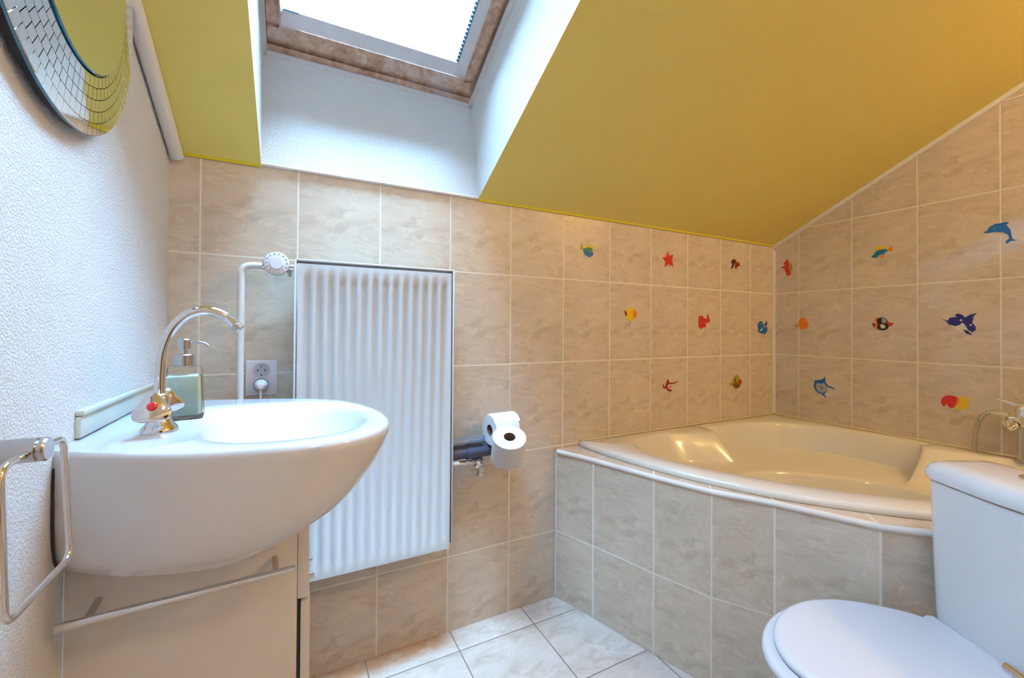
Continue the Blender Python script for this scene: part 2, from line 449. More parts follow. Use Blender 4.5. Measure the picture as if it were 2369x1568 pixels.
sash = bmesh.new()
wbox(sash, .160, .815, .063, .102, .0, .05, .004); wbox(sash, .160, .192, .1, LB-.02, .0, .05, .004); wbox(sash, .783, .815, .1, LB-.02, .0, .05, .004); wbox(sash, .16, .815, LB-.07, LB-.03, .0, .05, .004)
so = fin('sash', sash, Mt['wood'], win)
bm = bmesh.new()   # pale sloping glazing bead
def bead(bm, a0, b0, a1, b1, da, db):
    q = [W(a0, b0, .012), W(a1, b1, .012), W(a1+da[1], b1+db[1], .046), W(a0+da[0], b0+db[0], .046)]
    q2 = [W(a0, b0, .05), W(a1, b1, .05)]
    quad(bm, q); quad(bm, [q[3], q[2], q2[1], q2[0]]); quad(bm, [q[1], q[0], q2[0], q2[1]])
bead(bm, .192, .102, .783, .102, (.010, -.030), (.028, .028))
bead(bm, .783, .102, .783, LB-.07, (-.030, -.030), (.028, -.01))
bead(bm, .192, .102, .192, LB-.07, (.008, .008), (.028, -.01))
fin('glazing_bead', bm, Mt['wood_pale'], so, smooth=0)
bm = bmesh.new()
wbox(bm, .198, .775, .108, LB-.06, .048, .054, 0)
fin('glass', bm, Mt['glass'], win)
# spacer with beaded look along the right edge of the pane and a dark line along the bottom
bm = bmesh.new()
for k in range(60):
    b = .135+k*.014
    wbox(bm, .748, .7545, b, b+.0085, .042, .0478, .001)
wbox(bm, .756, .758, .13, LB-.07, .042, .0478, 0)
wbox(bm, .204, .245, .129, .133, .042, .0478, 0)
fin('glazing_spacer', bm, mat('blue grey glazing spacer', srgb(84, 128, 168), .35, metal=.5), win)

# ================================================================== WASHBASIN
ZB = .925
out = [(XL, -.615), (-.03, -.645), (.02, -.672), (.09, -.704), (.17, -.725), (.25, -.735), (.32, -.722), (.375, -.685), (.41, -.63), (.424, -.56), (.418, -.48), (.40, -.41), (.36, -.325), (.30, -.268), (.22, -.226), (.13, -.196), (.05, -.172), (-.02, -.158), (XL, -.150)]
oc = catmull([Vector((x, y, 0)) for x, y in out], 4)
NB = len(oc)
yc = -.44
def bring(z, sx, sy, ins=0):
    r = []
    for p in oc:
        x = XL+(p.x-XL)*sx; y = yc+(p.y-yc)*sy
        r.append(Vector((x, y, z)))
    return r
ba = empty('washbasin', (XL, yc, .74), 'white ceramic washbasin with a rounded front, above the white vanity cabinet', 'washbasin')
bm = bmesh.new()
# rim cross-section: inner bowl rings are mapped by angle onto the same vertex count
bc = Vector((.238, -.515, 0))
def bowl(z, ax, ay, cx=0, cy=0, p=2.3):
    r = []
    for q in oc:
        r.append(q)
    # closed outline = oc + straight wall side; spread the directions evenly by index
    n = NB; out = []
    for i in range(n):
        # angle from near-left, round the tip, to far-left
        q = oc[i]-bc; th = math.atan2(q.y, q.x)
        c, s_ = math.cos(th), math.sin(th)
        rr = (abs(c/ax)**p+abs(s_/ay)**p)**(-1/p)
        out.append(Vector((bc.x+cx+c*rr, bc.y+cy+s_*rr, z)))
    return out
rings = [bring(.7385, .60, .70), bring(.7385, .63, .80), bring(.745, .68, .90), bring(.765, .75, .955), bring(.79, .835, .985), bring(.82, .895, 1.0), bring(.855, .95, 1), bring(.885, .982, 1), bring(.905, 1.0, 1.0), bring(.916, 1.0, 1.0), bring(.922, .993, .99), bring(ZB, .978, .975),
         bowl(ZB, .152, .178, 0, 0), bowl(ZB-.003, .146, .170), bowl(ZB-.010, .141, .165), bowl(ZB-.03, .135, .157), bowl(ZB-.07, .115, .135), bowl(ZB-.105, .085, .10), bowl(ZB-.125, .04, .05)]
# tip rings: add the wall-side closing edge by treating rings as closed loops
def densify_wall(r, inner=False):
    a, b = r[-1], r[0]; k = 10
    if not inner: return r+[a.lerp(b, t/(k+1)) for t in range(1, k+1)]
    ext = []
    cx = bc
    th0 = math.atan2(a.y-cx.y, a.x-cx.x); th1 = math.atan2(b.y-cx.y, b.x-cx.x)
    if th0 < 0: th0 += 2*PI
    if th1 < 0: th1 += 2*PI
    for t in range(1, k+1):
        ext.append(th0+(th1-th0)*t/(k+1))
    return r, ext
full = []
inner_par = {12: (ZB, .152, .178), 13: (ZB-.003, .146, .170), 14: (ZB-.010, .141, .165), 15: (ZB-.03, .135, .157), 16: (ZB-.07, .115, .135), 17: (ZB-.105, .085, .10), 18: (ZB-.125, .04, .05)}
for i, r in enumerate(rings):
    if i < 12: full.append(densify_wall(r))
    else:
        rr, ext = densify_wall(r, True); z, ax, ay = inner_par[i]; p = 2.3
        for th in ext:
            c, s_ = math.cos(th), math.sin(th); q = (abs(c/ax)**p+abs(s_/ay)**p)**(-1/p)
            rr = rr+[Vector((bc.x+c*q, bc.y+s_*q, z))]
        full.append(rr)
loft(bm, full)
bo = fin('basin_bowl', bm, Mt['ceramic'], ba, smooth=50)
b2 = bmesh.new(); cyl(b2, (bc.x, bc.y, ZB-.1255), (bc.x, bc.y, ZB-.122), .022, n=24); fin('drain', b2, Mt['chrome'], ba)
b2 = bmesh.new(); lathe(b2, (.122, -.60, .893), (1, .1, .25), [(0, .010), (.003, .010), (.003, .006), (.001, .005)], 20); fin('overflow_ring', b2, Mt['chrome'], ba)

b2 = bmesh.new(); tube(b2, [(XL+.0015, -.6165, .900), (XL+.0015, -.6185, .86), (XL+.0015, -.6175, .80), (XL+.0015, -.611, .762), (XL+.0015, -.598, .742)], .0016, 8, 4)
fin('wall_joint', b2, Mt['dark'], ba)
# cabinet under the basin
CY0 = -.577
ca = empty('vanity_cabinet', (.1, -.43, 0), 'white lacquered vanity cabinet with a chrome towel rail, standing under the washbasin', 'cabinet')
bm = obox((XL+.0004, CY0, .06), (.254, -.21, .7375), .0015); fin('carcass', bm, Mt['lacquer'], ca)
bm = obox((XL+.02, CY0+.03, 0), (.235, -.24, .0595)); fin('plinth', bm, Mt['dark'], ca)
bm = obox((.2543, CY0-.001, .592), (.274, -.21, .736), .002); fin('upper_front', bm, Mt['lacquer'], ca)
bm = obox((.2600, CY0+.001, .07), (.2765, -.21, .584), .002); dr = fin('door', bm, Mt['lacquer'], ca)
for yk, zk, rk in ((-.307, .530, .004), (-.427, .551, .0045)):
    b2 = bmesh.new(); cyl(b2, (.2765, yk, zk), (.289, yk, zk), rk, n=20); cyl(b2, (.286, yk, zk), (.2895, yk, zk), rk*1.3, n=20, bev=.0008); fin('knob', b2, Mt['chrome'], dr)
b2 = bmesh.new(); box(b2, (.2542, CY0+.003, .07), (.2585, -.215, .59)); fin('gap_strip', b2, Mt['rubber'], ca)  # black strip standing in for the dark open gap behind the door
# rail
rail = empty('towel_rail', (.1, CY0, .675), 'long straight chrome towel rail on the side of the white vanity cabinet', 'towel rail')
bm = bmesh.new()
A, B = Vector((-.062, -.632, .671)), Vector((.2515, -.632, .680))
lathe(bm, A, B-A, [(0, .004), (.002, .0062), ((B-A).length-.002, .0062), ((B-A).length, .0045)], 20); fin('bar', bm, Mt['chrome'], rail)
for x in (-.028, .2185):
    z = .671+(.009)*(x+.062)/.3135
    b2 = bmesh.new(); tube(b2, [(x-.002, CY0-.001, z+.001), (x, CY0-.03, z+.001), (x, -.630, z)], .0052, 14, 4); fin('post', b2, Mt['steel'], rail)

# mixer tap
fa = empty('basin_tap', (.033, -.545, ZB), 'chrome basin tap with tall swan neck spout and triangular handles on the washbasin', 'tap')
FX, FY = .034, -.535
bm = bmesh.new()
lathe(bm, (FX, FY, ZB), (0, 0, 1), [(0, .0262), (.003, .0268), (.008, .0258), (.016, .0195), (.028, .0155), (.045, .0150), (.060, .0150), (.066, .0128), (.069, .0095)], 36)
cyl(bm, (FX, FY-.030, ZB+.037), (FX, FY+.045, ZB+.037), .011, n=24)
fin('tap_body', bm, Mt['chrome'], fa, smooth=50)
bm = bmesh.new()
sp = [(FX, FY, ZB+.064), (FX, FY, ZB+.10), (FX+.003, FY, ZB+.14), (FX+.015, FY, ZB+.18), (FX+.038, FY, ZB+.208), (FX+.066, FY, ZB+.2165), (FX+.092, FY, ZB+.208), (FX+.110, FY, ZB+.190)]
tube(bm, sp, .0084, 24, 8); spt = fin('spout', bm, Mt['chrome'], fa, smooth=60)
b2 = bmesh.new(); d = (Vector(sp[-1])-Vector(sp[-2])).normalized(); cyl(b2, Vector(sp[-1])-d*.001, Vector(sp[-1])+d*.013, .0100, n=28, bev=.0015); fin('aerator', b2, Mt['steel'], spt)
def handle(sgn):
    bm = bmesh.new(); c0 = Vector((FX, FY+sgn*.022, ZB+.038)); dz = Vector((0, sgn, .42)).normalized()
    uu = Vector((1, 0, 0)); vv = dz.cross(uu)*(1 if dz.cross(uu).z > 0 else -1)
    rings = []
    for t, r, tri in ((0, .010, 0), (.006, .013, .1), (.013, .019, .35), (.021, .0245, .55), (.025, .0245, .55), (.027, .0225, .55)):
        ring = []
        for k in range(48):
            th = 2*PI*k/48
            q = r*(1+tri*.30*math.cos(3*(th-PI/6-PI/3)))
            ring.append(c0+dz*t+uu*(q*math.cos(th))+vv*(q*math.sin(th)))
        rings.append(ring)
    loft(bm, rings)
    h = fin('handle', bm, Mt['chrome'], fa, smooth=45)
    b2 = bmesh.new(); p = c0+dz*.0265+vv*.004
    lathe(b2, p, dz, [(0, .0075), (.0015, .0072), (.0028, .005), (.0032, .001)], 24)
    fin('marker', b2, Mt['red'] if sgn < 0 else mat('blue tap marker', srgb(20, 60, 190), .2), h)
handle(-1); handle(1)

# soap dispenser
DX, DY = .0435, -.405
ds = empty('soap_dispenser', (DX, DY, ZB), 'square glass soap dispenser with pale green soap and a steel pump, behind the basin tap', 'soap dispenser', rz=.12)
def sq_rings(bm, cx, cy, prof, rad=.008):
    rings = []
    for z, h in prof:
        P = rounded_poly([Vector((-h, -h)), Vector((h, -h)), Vector((h, h)), Vector((-h, h))], min(rad, h*.6), 5)
        rings.append([Vector((p.x, p.y, z)) for p in P])
    return loft(bm, rings)
bm = bmesh.new(); sq_rings(bm, 0, 0, [(0.0, .031), (.002, .0335), (.006, .034), (.085, .0312), (.098, .0305), (.103, .029), (.106, .020)])
bt = fin('bottle', bm, Mt['bottle'], ds, world=False, smooth=50)
bm = bmesh.new(); sq_rings(bm, 0, 0, [(.008, .029), (.010, .0312), (.084, .0286), (.087, .0265)])
fin('liquid_soap', bm, Mt['soap'], bt, world=False, smooth=50)
bm = bmesh.new(); lathe(bm, (0, 0, .105), (0, 0, 1), [(0, .0165), (.001, .0175), (.023, .0175), (.0245, .016)], 32)
pm = fin('pump_collar', bm, Mt['steel'], ds, world=False)
bm = bmesh.new(); lathe(bm, (0, 0, .129), (0, 0, 1), [(0, .0058), (.011, .0058), (.0115, .0115), (.030, .0115), (.032, .010)], 28)
tube(bm, [(.008, 0, .153), (.022, -.002, .154), (.034, -.003, .151), (.041, -.004, .145)], .0028, 12, 5)
fin('pump_head', bm, Mt['steel'], ds, world=False)

# ================================================================== TOWEL RING
tr_ = empty('towel_ring', (XL, -.838, .975), 'chrome square towel ring on a thick round arm, on the plaster wall', 'towel ring')
bm = bmesh.new()
lathe(bm, (XL, -.838, .977), (1, 0, 0), [(0, .030), (.004, .030), (.012, .027), (.032, .0145), (.034, .0135)], 40)
fin('wall_cone', bm, Mt['chrome'], tr_, smooth=50)
bm = bmesh.new(); lathe(bm, (XL+.033, -.838, .977), (1, 0, 0), [(0, .0125), (.001, .0130), (.038, .0130)], 36)
lathe(bm, (XL+.073, -.838, .977), (1, 0, 0), [(0, .0105), (.0005, .0130), (.004, .0130), (.006, .0115)], 36)
lathe(bm, (XL+.070, -.838, .977), (1, 0, 0), [(0, .0105), (.004, .0105)], 36)
fin('holder_arm', bm, Mt['steel'], tr_, smooth=40)
bm = bmesh.new()
xx = XL+.066
cr = [Vector((-.897, .975)), Vector((-.770, .975)), Vector((-.746, .818)), Vector((-.884, .815))]
P = rounded_poly(cr, .018, 6)
tube(bm, [Vector((xx, p.x, p.y)) for p in P], .0037, 14, smooth=False, closed=True)
fin('ring', bm, Mt['chrome'], tr_, smooth=60)

# ================================================================== MIRROR
my, mz, ma, mb = -.630, 1.690, .250, .280
mi = empty('round_mirror', (XL, my, mz-mb), 'round mirror with a wide mosaic rim, on the left plaster wall', 'mirror')
def ell(x, k, n=96, ka=None):
    return [Vector((x, my+ma*k*math.cos(2*PI*i/n), mz+mb*k*math.sin(2*PI*i/n))) for i in range(n)]
bm = bmesh.new(); loft(bm, [ell(XL+.003, .95), ell(XL+.006, .985), ell(XL+.014, .99), ell(XL+.0155, .985)])
fin('backing', bm, Mt['mirror_back'], mi)
bm = bmesh.new(); loft(bm, [ell(XL+.0155, .985), ell(XL+.0157, 1.0), ell(XL+.0185, 1.0), ell(XL+.019, .996)])
fin('glass_edge', bm, Mt['mirror_edge'], mi)
bm = bmesh.new()
krows = [(.997, .929), (.9285, .8635), (.863, .7985), (.798, .7335), (.733, .672)]
for ri, (k1, k0) in enumerate(krows):
    nseg = 92-ri*6
    for j in range(nseg):
        a0 = 2*PI*(j+.5*(ri % 2))/nseg+.001; a1 = 2*PI*(j+1+.5*(ri % 2))/nseg-.001
        e = .0012
        tilt = random.uniform(-.00003, .00003); tilt2 = random.uniform(-.00003, .00003)
        def pt(a, k, x): return Vector((x, my+ma*k*math.cos(a), mz+mb*k*math.sin(a)))
        x0 = XL+.019
        xk = lambda k: XL+.0205+.0088*(1-k)/.33
        lo = [pt(a0, k0, x0), pt(a1, k0, x0), pt(a1, k1, x0), pt(a0, k1, x0)]
        hi = [pt(a0+.0018, k0+.0015, xk(k0)+tilt), pt(a1-.0018, k0+.0015, xk(k0)-tilt), pt(a1-.0018, k1-.0015, xk(k1)-tilt+tilt2), pt(a0+.0018, k1-.0015, xk(k1)+tilt+tilt2)]
        loft(bm, [lo, hi], cap0=False)
fin('mosaic_rim', bm, Mt['mirror_tile'], mi, smooth=0)
bm = bmesh.new(); loft(bm, [ell(XL+.019, .655), ell(XL+.0195, .664), ell(XL+.0318, .664), ell(XL+.0328, .655)], cap1=False, cap0=False)
fin('centre_glass_edge', bm, Mt['mirror_edge'], mi)
bm = bmesh.new(); bm.faces.new([bm.verts.new(p) for p in ell(XL+.0328, .655)]); bm.faces.new([bm.verts.new(p) for p in ell(XL+.020, .652)])
fin('centre_glass', bm, Mt['mirror'], mi, smooth=0)

# ================================================================== RADIATOR
X0, X1, Z0, Z1 = .241, .732, .360, 1.312
ra = empty('radiator', ((X0+X1)/2, -.06, Z0), 'tall white ribbed panel radiator on the tiled back wall behind the washbasin', 'radiator')
bm = bmesh.new()
fx0, fx1, fz0, fz1 = .250, .7205, Z0, 1.298
pitch = (fx1-fx0-.018)/14; xs = [fx0]; dp = [0]
x = fx0+.009
for k in range(14):
    q = x+k*pitch
    xs += [q+pitch*.15, q+pitch*.33, q+pitch*.70, q+pitch*.88]; dp += [0, 1, 1, 0]
xs.append(fx1); dp.append(0)
zr = [(fz0, 0), (fz0+.030, 0), (fz0+.046, 1), (fz1-.046, 1), (fz1-.030, 0), (fz1, 0)]
yf = -.103
grid = [[bm.verts.new((x_, yf+.0075*d_*t_, z_)) for x_, d_ in zip(xs, dp)] for z_, t_ in zr]
for a, b in zip(grid, grid[1:]):
    for i in range(len(xs)-1): bm.faces.new((a[i], a[i+1], b[i+1], b[i]))
bk = [bm.verts.new(p) for p in ((fx0, yf+.018, fz0), (fx1, yf+.018, fz0), (fx1, yf+.018, fz1), (fx0, yf+.018, fz1))]
bm.faces.new(bk)
bm.faces.new([bk[0], bk[1]]+list(reversed(grid[0]))); bm.faces.new([bk[3], bk[2]]+list(reversed(grid[-1])))
bm.faces.new([bk[0], bk[3]]+[g_[0] for g_ in reversed(grid)]); bm.faces.new([bk[1], bk[2]]+[g_[-1] for g_ in reversed(grid)])
bmesh.ops.bevel(bm, geom=[e for e in bm.edges if e.is_manifold and e.calc_face_angle(0) > .3], offset=.0015, segments=2, affect='EDGES', profile=.5, clamp_overlap=True)
fin('front_panel', bm, Mt['radiator'], ra, smooth=40)
bm = obox((X0+.012, -.084, Z0+.01), (X1-.014, -.040, Z1-.02), .003); fin('convector_fins', bm, Mt['radiator'], ra)
bm = obox((X0+.010, -.039, Z0+.004), (X1-.012, -.028, Z1-.016), .003); fin('rear_panel', bm, Mt['radiator'], ra)
for a, b in ((X0, X0+.0055), (X1-.0055, X1)):
    bm = obox((a, -.101, Z0+.012), (b, -.030, Z1-.001), .0015); fin('side_cover', bm, Mt['radiator'], ra)
bm = obox((X0+.006, -.101, Z1-.0065), (X1-.006, -.030, Z1), .0015)
fin('top_grille', bm, Mt['radiator'], ra)
for x_ in (.33, .65):
    bm = obox((x_-.015, -.0285, Z0+.1), (x_+.015, -.0005, Z1-.1), .001); fin('wall_bracket', bm, Mt['steel'], ra)
# valve and pipe
va = empty('radiator_valve', (.195, -.055, 1.29), 'white thermostatic dial valve on chrome fittings at the top left of the radiator', 'valve')
zc_ = 1.291; yv = -.055
bm = bmesh.new()
for x0_, x1_, r_ in ((.158, .166, .0105), (.166, .175, .0125), (.1755, .181, .0095), (.181, .212, .0115), (.212, .222, .0135), (.2225, .2395, .011)):
    cyl(bm, (x0_, yv, zc_-.002), (x1_, yv, zc_-.002), r_, n=8 if r_ in (.0125, .0135) else 20)
cyl(bm, (.228, yv-.004, zc_-.030), (.228, yv-.004, zc_-.010), .006, n=12)
cyl(bm, (.196, yv, zc_), (.196, yv-.024, zc_+.002), .014, n=24)
fin('valve_body', bm, Mt['chrome'], va)
bm = bmesh.new(); dc = Vector((.1955, yv-.022, zc_+.003)); dn = Vector((0, -1, .02)).normalized()
lathe(bm, dc, dn, [(0, .024), (.004, .032), (.016, .034), (.021, .030), (.022, .0185), (.0225, .0180), (.026, .0180), (.028, .0165)], 48)
dl = fin('dial', bm, Mt['socket'], va, smooth=30)
bm = bmesh.new()
for k in range(26):
    th = 2*PI*k/26; c_ = Vector((math.cos(th), 0, math.sin(th)))
    p = dc+dn*.006+c_*.0325
    cyl(bm, p-c_*.0007, p-c_*.0007+dn*.011, .0025, n=8)
for k in range(14):
    th = 2*PI*k/14; c_ = Vector((math.cos(th), 0, math.sin(th)))
    p = dc+dn*.0212+c_*.0265
    cyl(bm, p, p+dn*.0006, .0016, n=8)
fin('dial_slot', bm, Mt['dark'], dl)
pi_ = empty('heating_pipe', (.105, -.055, 0), 'white painted vertical heating pipe bending into the radiator valve', 'pipe')
bm = bmesh.new()
tube(bm, [(.106, -.055, .0), (.106, -.055, .6), (.106, -.055, 1.15), (.106, -.055, 1.255), (.108, -.055, 1.273), (.117, -.055, 1.285), (.133, -.055, 1.289), (.1575, -.055, 1.289)], .0095, 20, 6)
fin('pipe', bm, Mt['pipe_white'], pi_, smooth=60)
b2 = bmesh.new(); box(b2, (.098, -.046, .80), (.114, -.0005, .812), bev=.001); fin('pipe_clip', b2, Mt['pipe_white'], pi_)
# ================================================================== SOCKET + PLUG
so_ = empty('wall_socket', (.156, 0, .905), 'white double wall socket between the white pipe and the radiator, upper socket empty', 'socket')
bm = obox((.115, -.011, .906), (.197, -.0005, 1.010), .002)
pl_ = fin('cover_plate', bm, Mt['socket'], so_)
def socket_ring(zc):
    bm = bmesh.new(); lathe(bm, (.156, -.0112, zc), (0, -1, 0), [(0, .0215), (.0025, .0215), (.0025, .0195), (-.004+.0045, .0190)], 40)
    r = fin('socket_well', bm, mat('socket recess', srgb(196, 195, 205), .35), pl_)
    b2 = bmesh.new()
    for dx, dz, rr in ((-.0095, 0, .0024), (.0095, 0, .0024), (0, -.0145, .0022), (0, .0105, .0018)):
        cyl(b2, (.156+dx, -.0137, zc+dz), (.156+dx, -.0143, zc+dz), rr, n=12)
    fin('contact_hole', b2, Mt['dark'], r)
socket_ring(.981)
socket_ring(.936)
pg = empty('plug', (.156, -.015, .936), 'white plug with its cable, pushed into the lower half of the wall socket', 'plug')
bm = bmesh.new(); lathe(bm, (.156, -.0145, .936), (0, -1, 0), [(0, .0175), (.004, .0185), (.010, .0175), (.022, .012), (.030, .0095), (.032, .006)], 10)
fin('plug_body', bm, Mt['socket'], pg, smooth=20)
bm = bmesh.new(); tube(bm, [(.156, -.036, .934), (.156, -.041, .918), (.156, -.038, .88), (.154, -.034, .80), (.152, -.03, .70), (.15, -.02, .5), (.15, -.012, .2), (.15, -.008, .004)], .0032, 12, 6)
fin('cable', bm, Mt['socket'], pg)

# ================================================================== TOILET PAPER, PIPES, VALVE
def roll(name, c, d, r, L, label, flap=None):
    c = Vector(c); d = Vector(d).normalized()
    root = empty(name, c-Vector((0, 0, r)), label, 'toilet roll')
    bm = bmesh.new(); core = .0205
    lathe(bm, c-d*L/2, d, [(0, core), (0, r-.002), (.002, r), (L-.002, r), (L, r-.002), (L, core)], 48, cap=False)
    # inner tube closes the ring
    loft(bm, [circ(c-d*L/2, d, core, 48), circ(c+d*L/2, d, core, 48)], False, False)
    bmesh.ops.remove_doubles(bm, verts=bm.verts, dist=1e-5)
    fin('paper', bm, Mt['paper'], root)
    bm = bmesh.new(); loft(bm, [circ(c-d*(L/2-.001), d, core-.0004, 40), circ(c+d*(L/2-.001), d, core-.0004, 40)], False, False)
    loft(bm, [circ(c-d*(L/2-.001), d, core-.0015, 40), circ(c+d*(L/2-.001), d, core-.0015, 40)], False, False)
    fin('core', bm, Mt['card'], root)
    return root
c1 = at(1133, 995, 1, -.085); ax1 = Vector((1, .10, 0)).normalized()
r2 = roll('toilet_roll', c1+ax1*.048+Vector((0, .0, 0)), ax1, .054, .098, 'toilet roll lying on its side with a loose sheet on top, behind the upright roll')
bm = bmesh.new()    # loose sheet at the top
cc = c1+ax1*.048; pa = []
for t in range(9):
    th = PI*.5+.95-t*.17
    rr = .0545+(.0 if t < 6 else (t-5)*.0016)
    pa.append((rr*math.cos(th), rr*math.sin(th)))
vd = Vector((0, -1, 0))
for k in range(2):
    pass
sheet = []
for (a_, b_) in pa:
    p = cc+Vector((0, a_, 0))+Vector((0, 0, b_))
    sheet.append([p-ax1*.048, p+ax1*.060])
top = [[bm.verts.new(q) for q in row] for row in sheet]; low = [[bm.verts.new(q-Vector((0, 0, .0008))) for q in row] for row in sheet]
for g_ in (top, low):
    for a, b in zip(g_, g_[1:]): bm.faces.new((a[0], a[1], b[1], b[0]))
for g_ in (0, -1): bm.faces.new((top[g_][0], top[g_][1], low[g_][1], low[g_][0]))
for a, b, c_, d_ in zip(top, top[1:], low, low[1:]):
    bm.faces.new((a[0], b[0], d_[0], c_[0])); bm.faces.new((a[1], b[1], d_[1], c_[1]))
fin('loose_sheet', bm, Mt['paper'], r2)
d2 = Vector((-.14, -.46, .88)).normalized()
ctop = at(1179, 1010, 1, -.205); c2 = ctop-d2*.049
roll('toilet_roll', c2, d2, .0575, .098, 'upright toilet roll with its dark core showing on top, tilted towards the room')
ho = empty('toilet_roll_holder', (.95, 0, .60), 'cream plastic roll holder mostly hidden by the two toilet rolls', 'roll holder')
bm = bmesh.new(); pb = c2-d2*.052
cyl(bm, c2-d2*.03, pb-d2*.002, .016, n=24); lathe(bm, pb, -d2, [(0, .030), (.003, .031), (.006, .028)], 30)
fin('upright_peg', bm, Mt['holder'], ho)
bm = bmesh.new(); q = pb-d2*.006
box(bm, (q.x-.018, q.y-.012, q.z-.030), (q.x+.018, q.y+.012, q.z-.002), bev=.002); box(bm, (q.x-.014, q.y+.01, q.z-.018), (q.x+.014, -.012, q.z-.004), bev=.002)
box(bm, (q.x-.03, -.012, q.z-.06), (q.x+.03, -.0005, q.z+.10), bev=.003)
fin('wall_plate', bm, Mt['holder'], ho)
bm = bmesh.new(); cyl(bm, c1+ax1*.06, c1+ax1*.098, .012, n=20)
cyl(bm, c1+ax1*.098, c1+ax1*.108, .018, n=20); cyl(bm, c1+ax1*.104, Vector(((c1+ax1*.104).x, -.0005, c1.z)), .010, n=16)
fin('side_peg', bm, Mt['holder'], ho)
# grey waste pipe, flat chrome pipe
wp = empty('waste_pipe', (.8, -.05, .64), 'dark grey plastic waste pipe with a coupling, between radiator and toilet rolls', 'pipe')
bm = bmesh.new(); cyl(bm, (.7335, -.05, .664), (.80, -.05, .664), .0235, n=32); fin('pipe', bm, Mt['pvc'], wp)
bm = bmesh.new(); lathe(bm, (.797, -.05, .664), (1, 0, 0), [(0, .0235), (.0, .0265), (.007, .0275), (.013, .0262), (.06, .0262), (.065, .0245)], 32); fin('coupling', bm, Mt['pvc'], wp)
bm = bmesh.new(); tube(bm, [(.855, -.05, .664), (.875, -.05, .664), (.89, -.045, .662), (.897, -.03, .66), (.897, -.0008, .66)], .0238, 24, 5); fin('elbow', bm, Mt['pvc'], wp)
bm = bmesh.new(); tube(bm, [(.7335, -.062, .704), (.80, -.062, .707), (.862, -.062, .709)], .0125, 20, 4)
oo = fin('supply_pipe', bm, mat('blue grey polished pipe', srgb(150, 168, 192), .16, metal=.8)); tag(oo, 'shiny blue grey pipe running directly above the dark grey waste pipe', 'pipe')
av = empty('angle_valve', (.83, -.06, .60), 'small chrome angle valve under the dark grey waste pipe', 'valve')
bm = bmesh.new()
for x0_, x1_, r_, n_ in ((.765, .789, .0085, 20), (.789, .797, .0105, 6), (.799, .812, .0085, 20), (.812, .824, .012, 8), (.824, .850, .0135, 24)):
    cyl(bm, (x0_, -.062, .630), (x1_, -.062, .627), r_, n=n_)
fin('union', bm, Mt['chrome'], av)
bm = bmesh.new(); cyl(bm, (.739, -.062, .632), (.766, -.062, .631), .0098, n=20); fin('white_tail', bm, Mt['pipe_white'], av)
bm = bmesh.new(); lathe(bm, (.842, -.050, .634), (-.1, -.8, -.5), [(0, .018), (.012, .0215), (.026, .0215), (.030, .0175), (.038, .015), (.040, .011)], 12)
cyl(bm, (.846, -.075, .615), (.846, -.075, .590), .0145, .0125, n=18); cyl(bm, (.846, -.075, .592), (.846, -.075, .580), .0160, n=10)
cyl(bm, (.842, -.045, .632), (.842, -.0008, .632), .0105, n=20)
fin('valve_body', bm, Mt['chrome'], av, smooth=30)

# ================================================================== CORNER BATH
def dd(d1, d2, z): return Vector((XR-max(d1, .0012), -max(d2, .0012), z))
half = [(1.50, 0), (1.44, .175), (1.368, .415), (1.304, .592), (1.215, .733), (1.115, .945)]
pd = half+[(b, a) for a, b in reversed(half)]
ZL = .600
surround = empty('bath_surround', dd(1.1, 1.1, 0), 'tiled facetted surround with a white edge strip, carrying the corner bath', 'bath surround')
bm = bmesh.new()
k = 0
for (a, b) in zip(pd, pd[1:]):
    L = math.hypot(a[0]-b[0], a[1]-b[1]); w = L/.25
    full_ = L > .18
    pts = [dd(*a, .001), dd(*b, .001), dd(*b, ZL), dd(*a, ZL)]
    f = quad(bm, pts)
    u0 = k+ (.999-w if w < .99 and k == 0 else 0.001)
    uu0, uu1 = (k+1-w+.001, k+1) if k == 0 else (k, k+1)
    vv = lambda z: (z-ZA)/TV+8
    uv_face(bm, f, [(uu0, vv(0)), (uu1, vv(0)), (uu1, vv(ZL)), (uu0, vv(ZL))])
    k += 1
inn = [(max(0, a-.02), max(0, b-.02)) for a, b in pd]
# inner back so the panel has thickness
for (a, b), (c_, d_) in zip(zip(inn, inn[1:]), zip(pd, pd[1:])):
    quad(bm, [dd(*a, .001), dd(*b, .001), dd(*b, ZL), dd(*a, ZL)])
fin('tiled_panel', bm, Mt['panel_tile'], surround, smooth=0)
# tiled ledge on top
bm = bmesh.new()
ins = [(a-.15 if a > .3 else a, b-.15 if b > .3 else b) for a, b in pd]
ins[0] = (1.33, 0); ins[-1] = (0, 1.33); ins[1] = (1.30, .15); ins[-2] = (.15, 1.30)
k = 0
for (a, b), (c_, d_) in zip(zip(pd, pd[1:]), zip(ins, ins[1:])):
    f = quad(bm, [dd(*a, ZL+.0075), dd(*b, ZL+.0075), dd(*d_, ZL+.0075), dd(*c_, ZL+.0075)])
    uv_face(bm, f, [(k, .4), (k+1, .4), (k+1, .75), (k, .75)]); k += 1
fin('tiled_ledge', bm, tile_mat('warm marbled ledge tile', .02, .0095, srgb(232, 214, 192), srgb(222, 202, 180), srgb(206, 184, 160), srgb(238, 228, 214), rough=.18), surround, smooth=0)
bm = bmesh.new()   # white quarter-round strip along the upper edge
rr_ = .0095
pth = [dd(a-.003, b-.003 if b > 0 else 0.001, ZL+.0015) for a, b in pd]
pth[0] = dd(1.497, .0112, ZL+.0015); pth[-1] = dd(.0112, 1.497, ZL+.0015)
tube(bm, pth, rr_, 12, smooth=False); fin('edge_strip', bm, Mt['trim'], surround, smooth=60)
bm = bmesh.new(); cyl(bm, dd(1.4995, .005, .001), dd(1.4995, .005, ZL), .0035, n=10); fin('corner_grout', bm, Mt['trim'], surround)

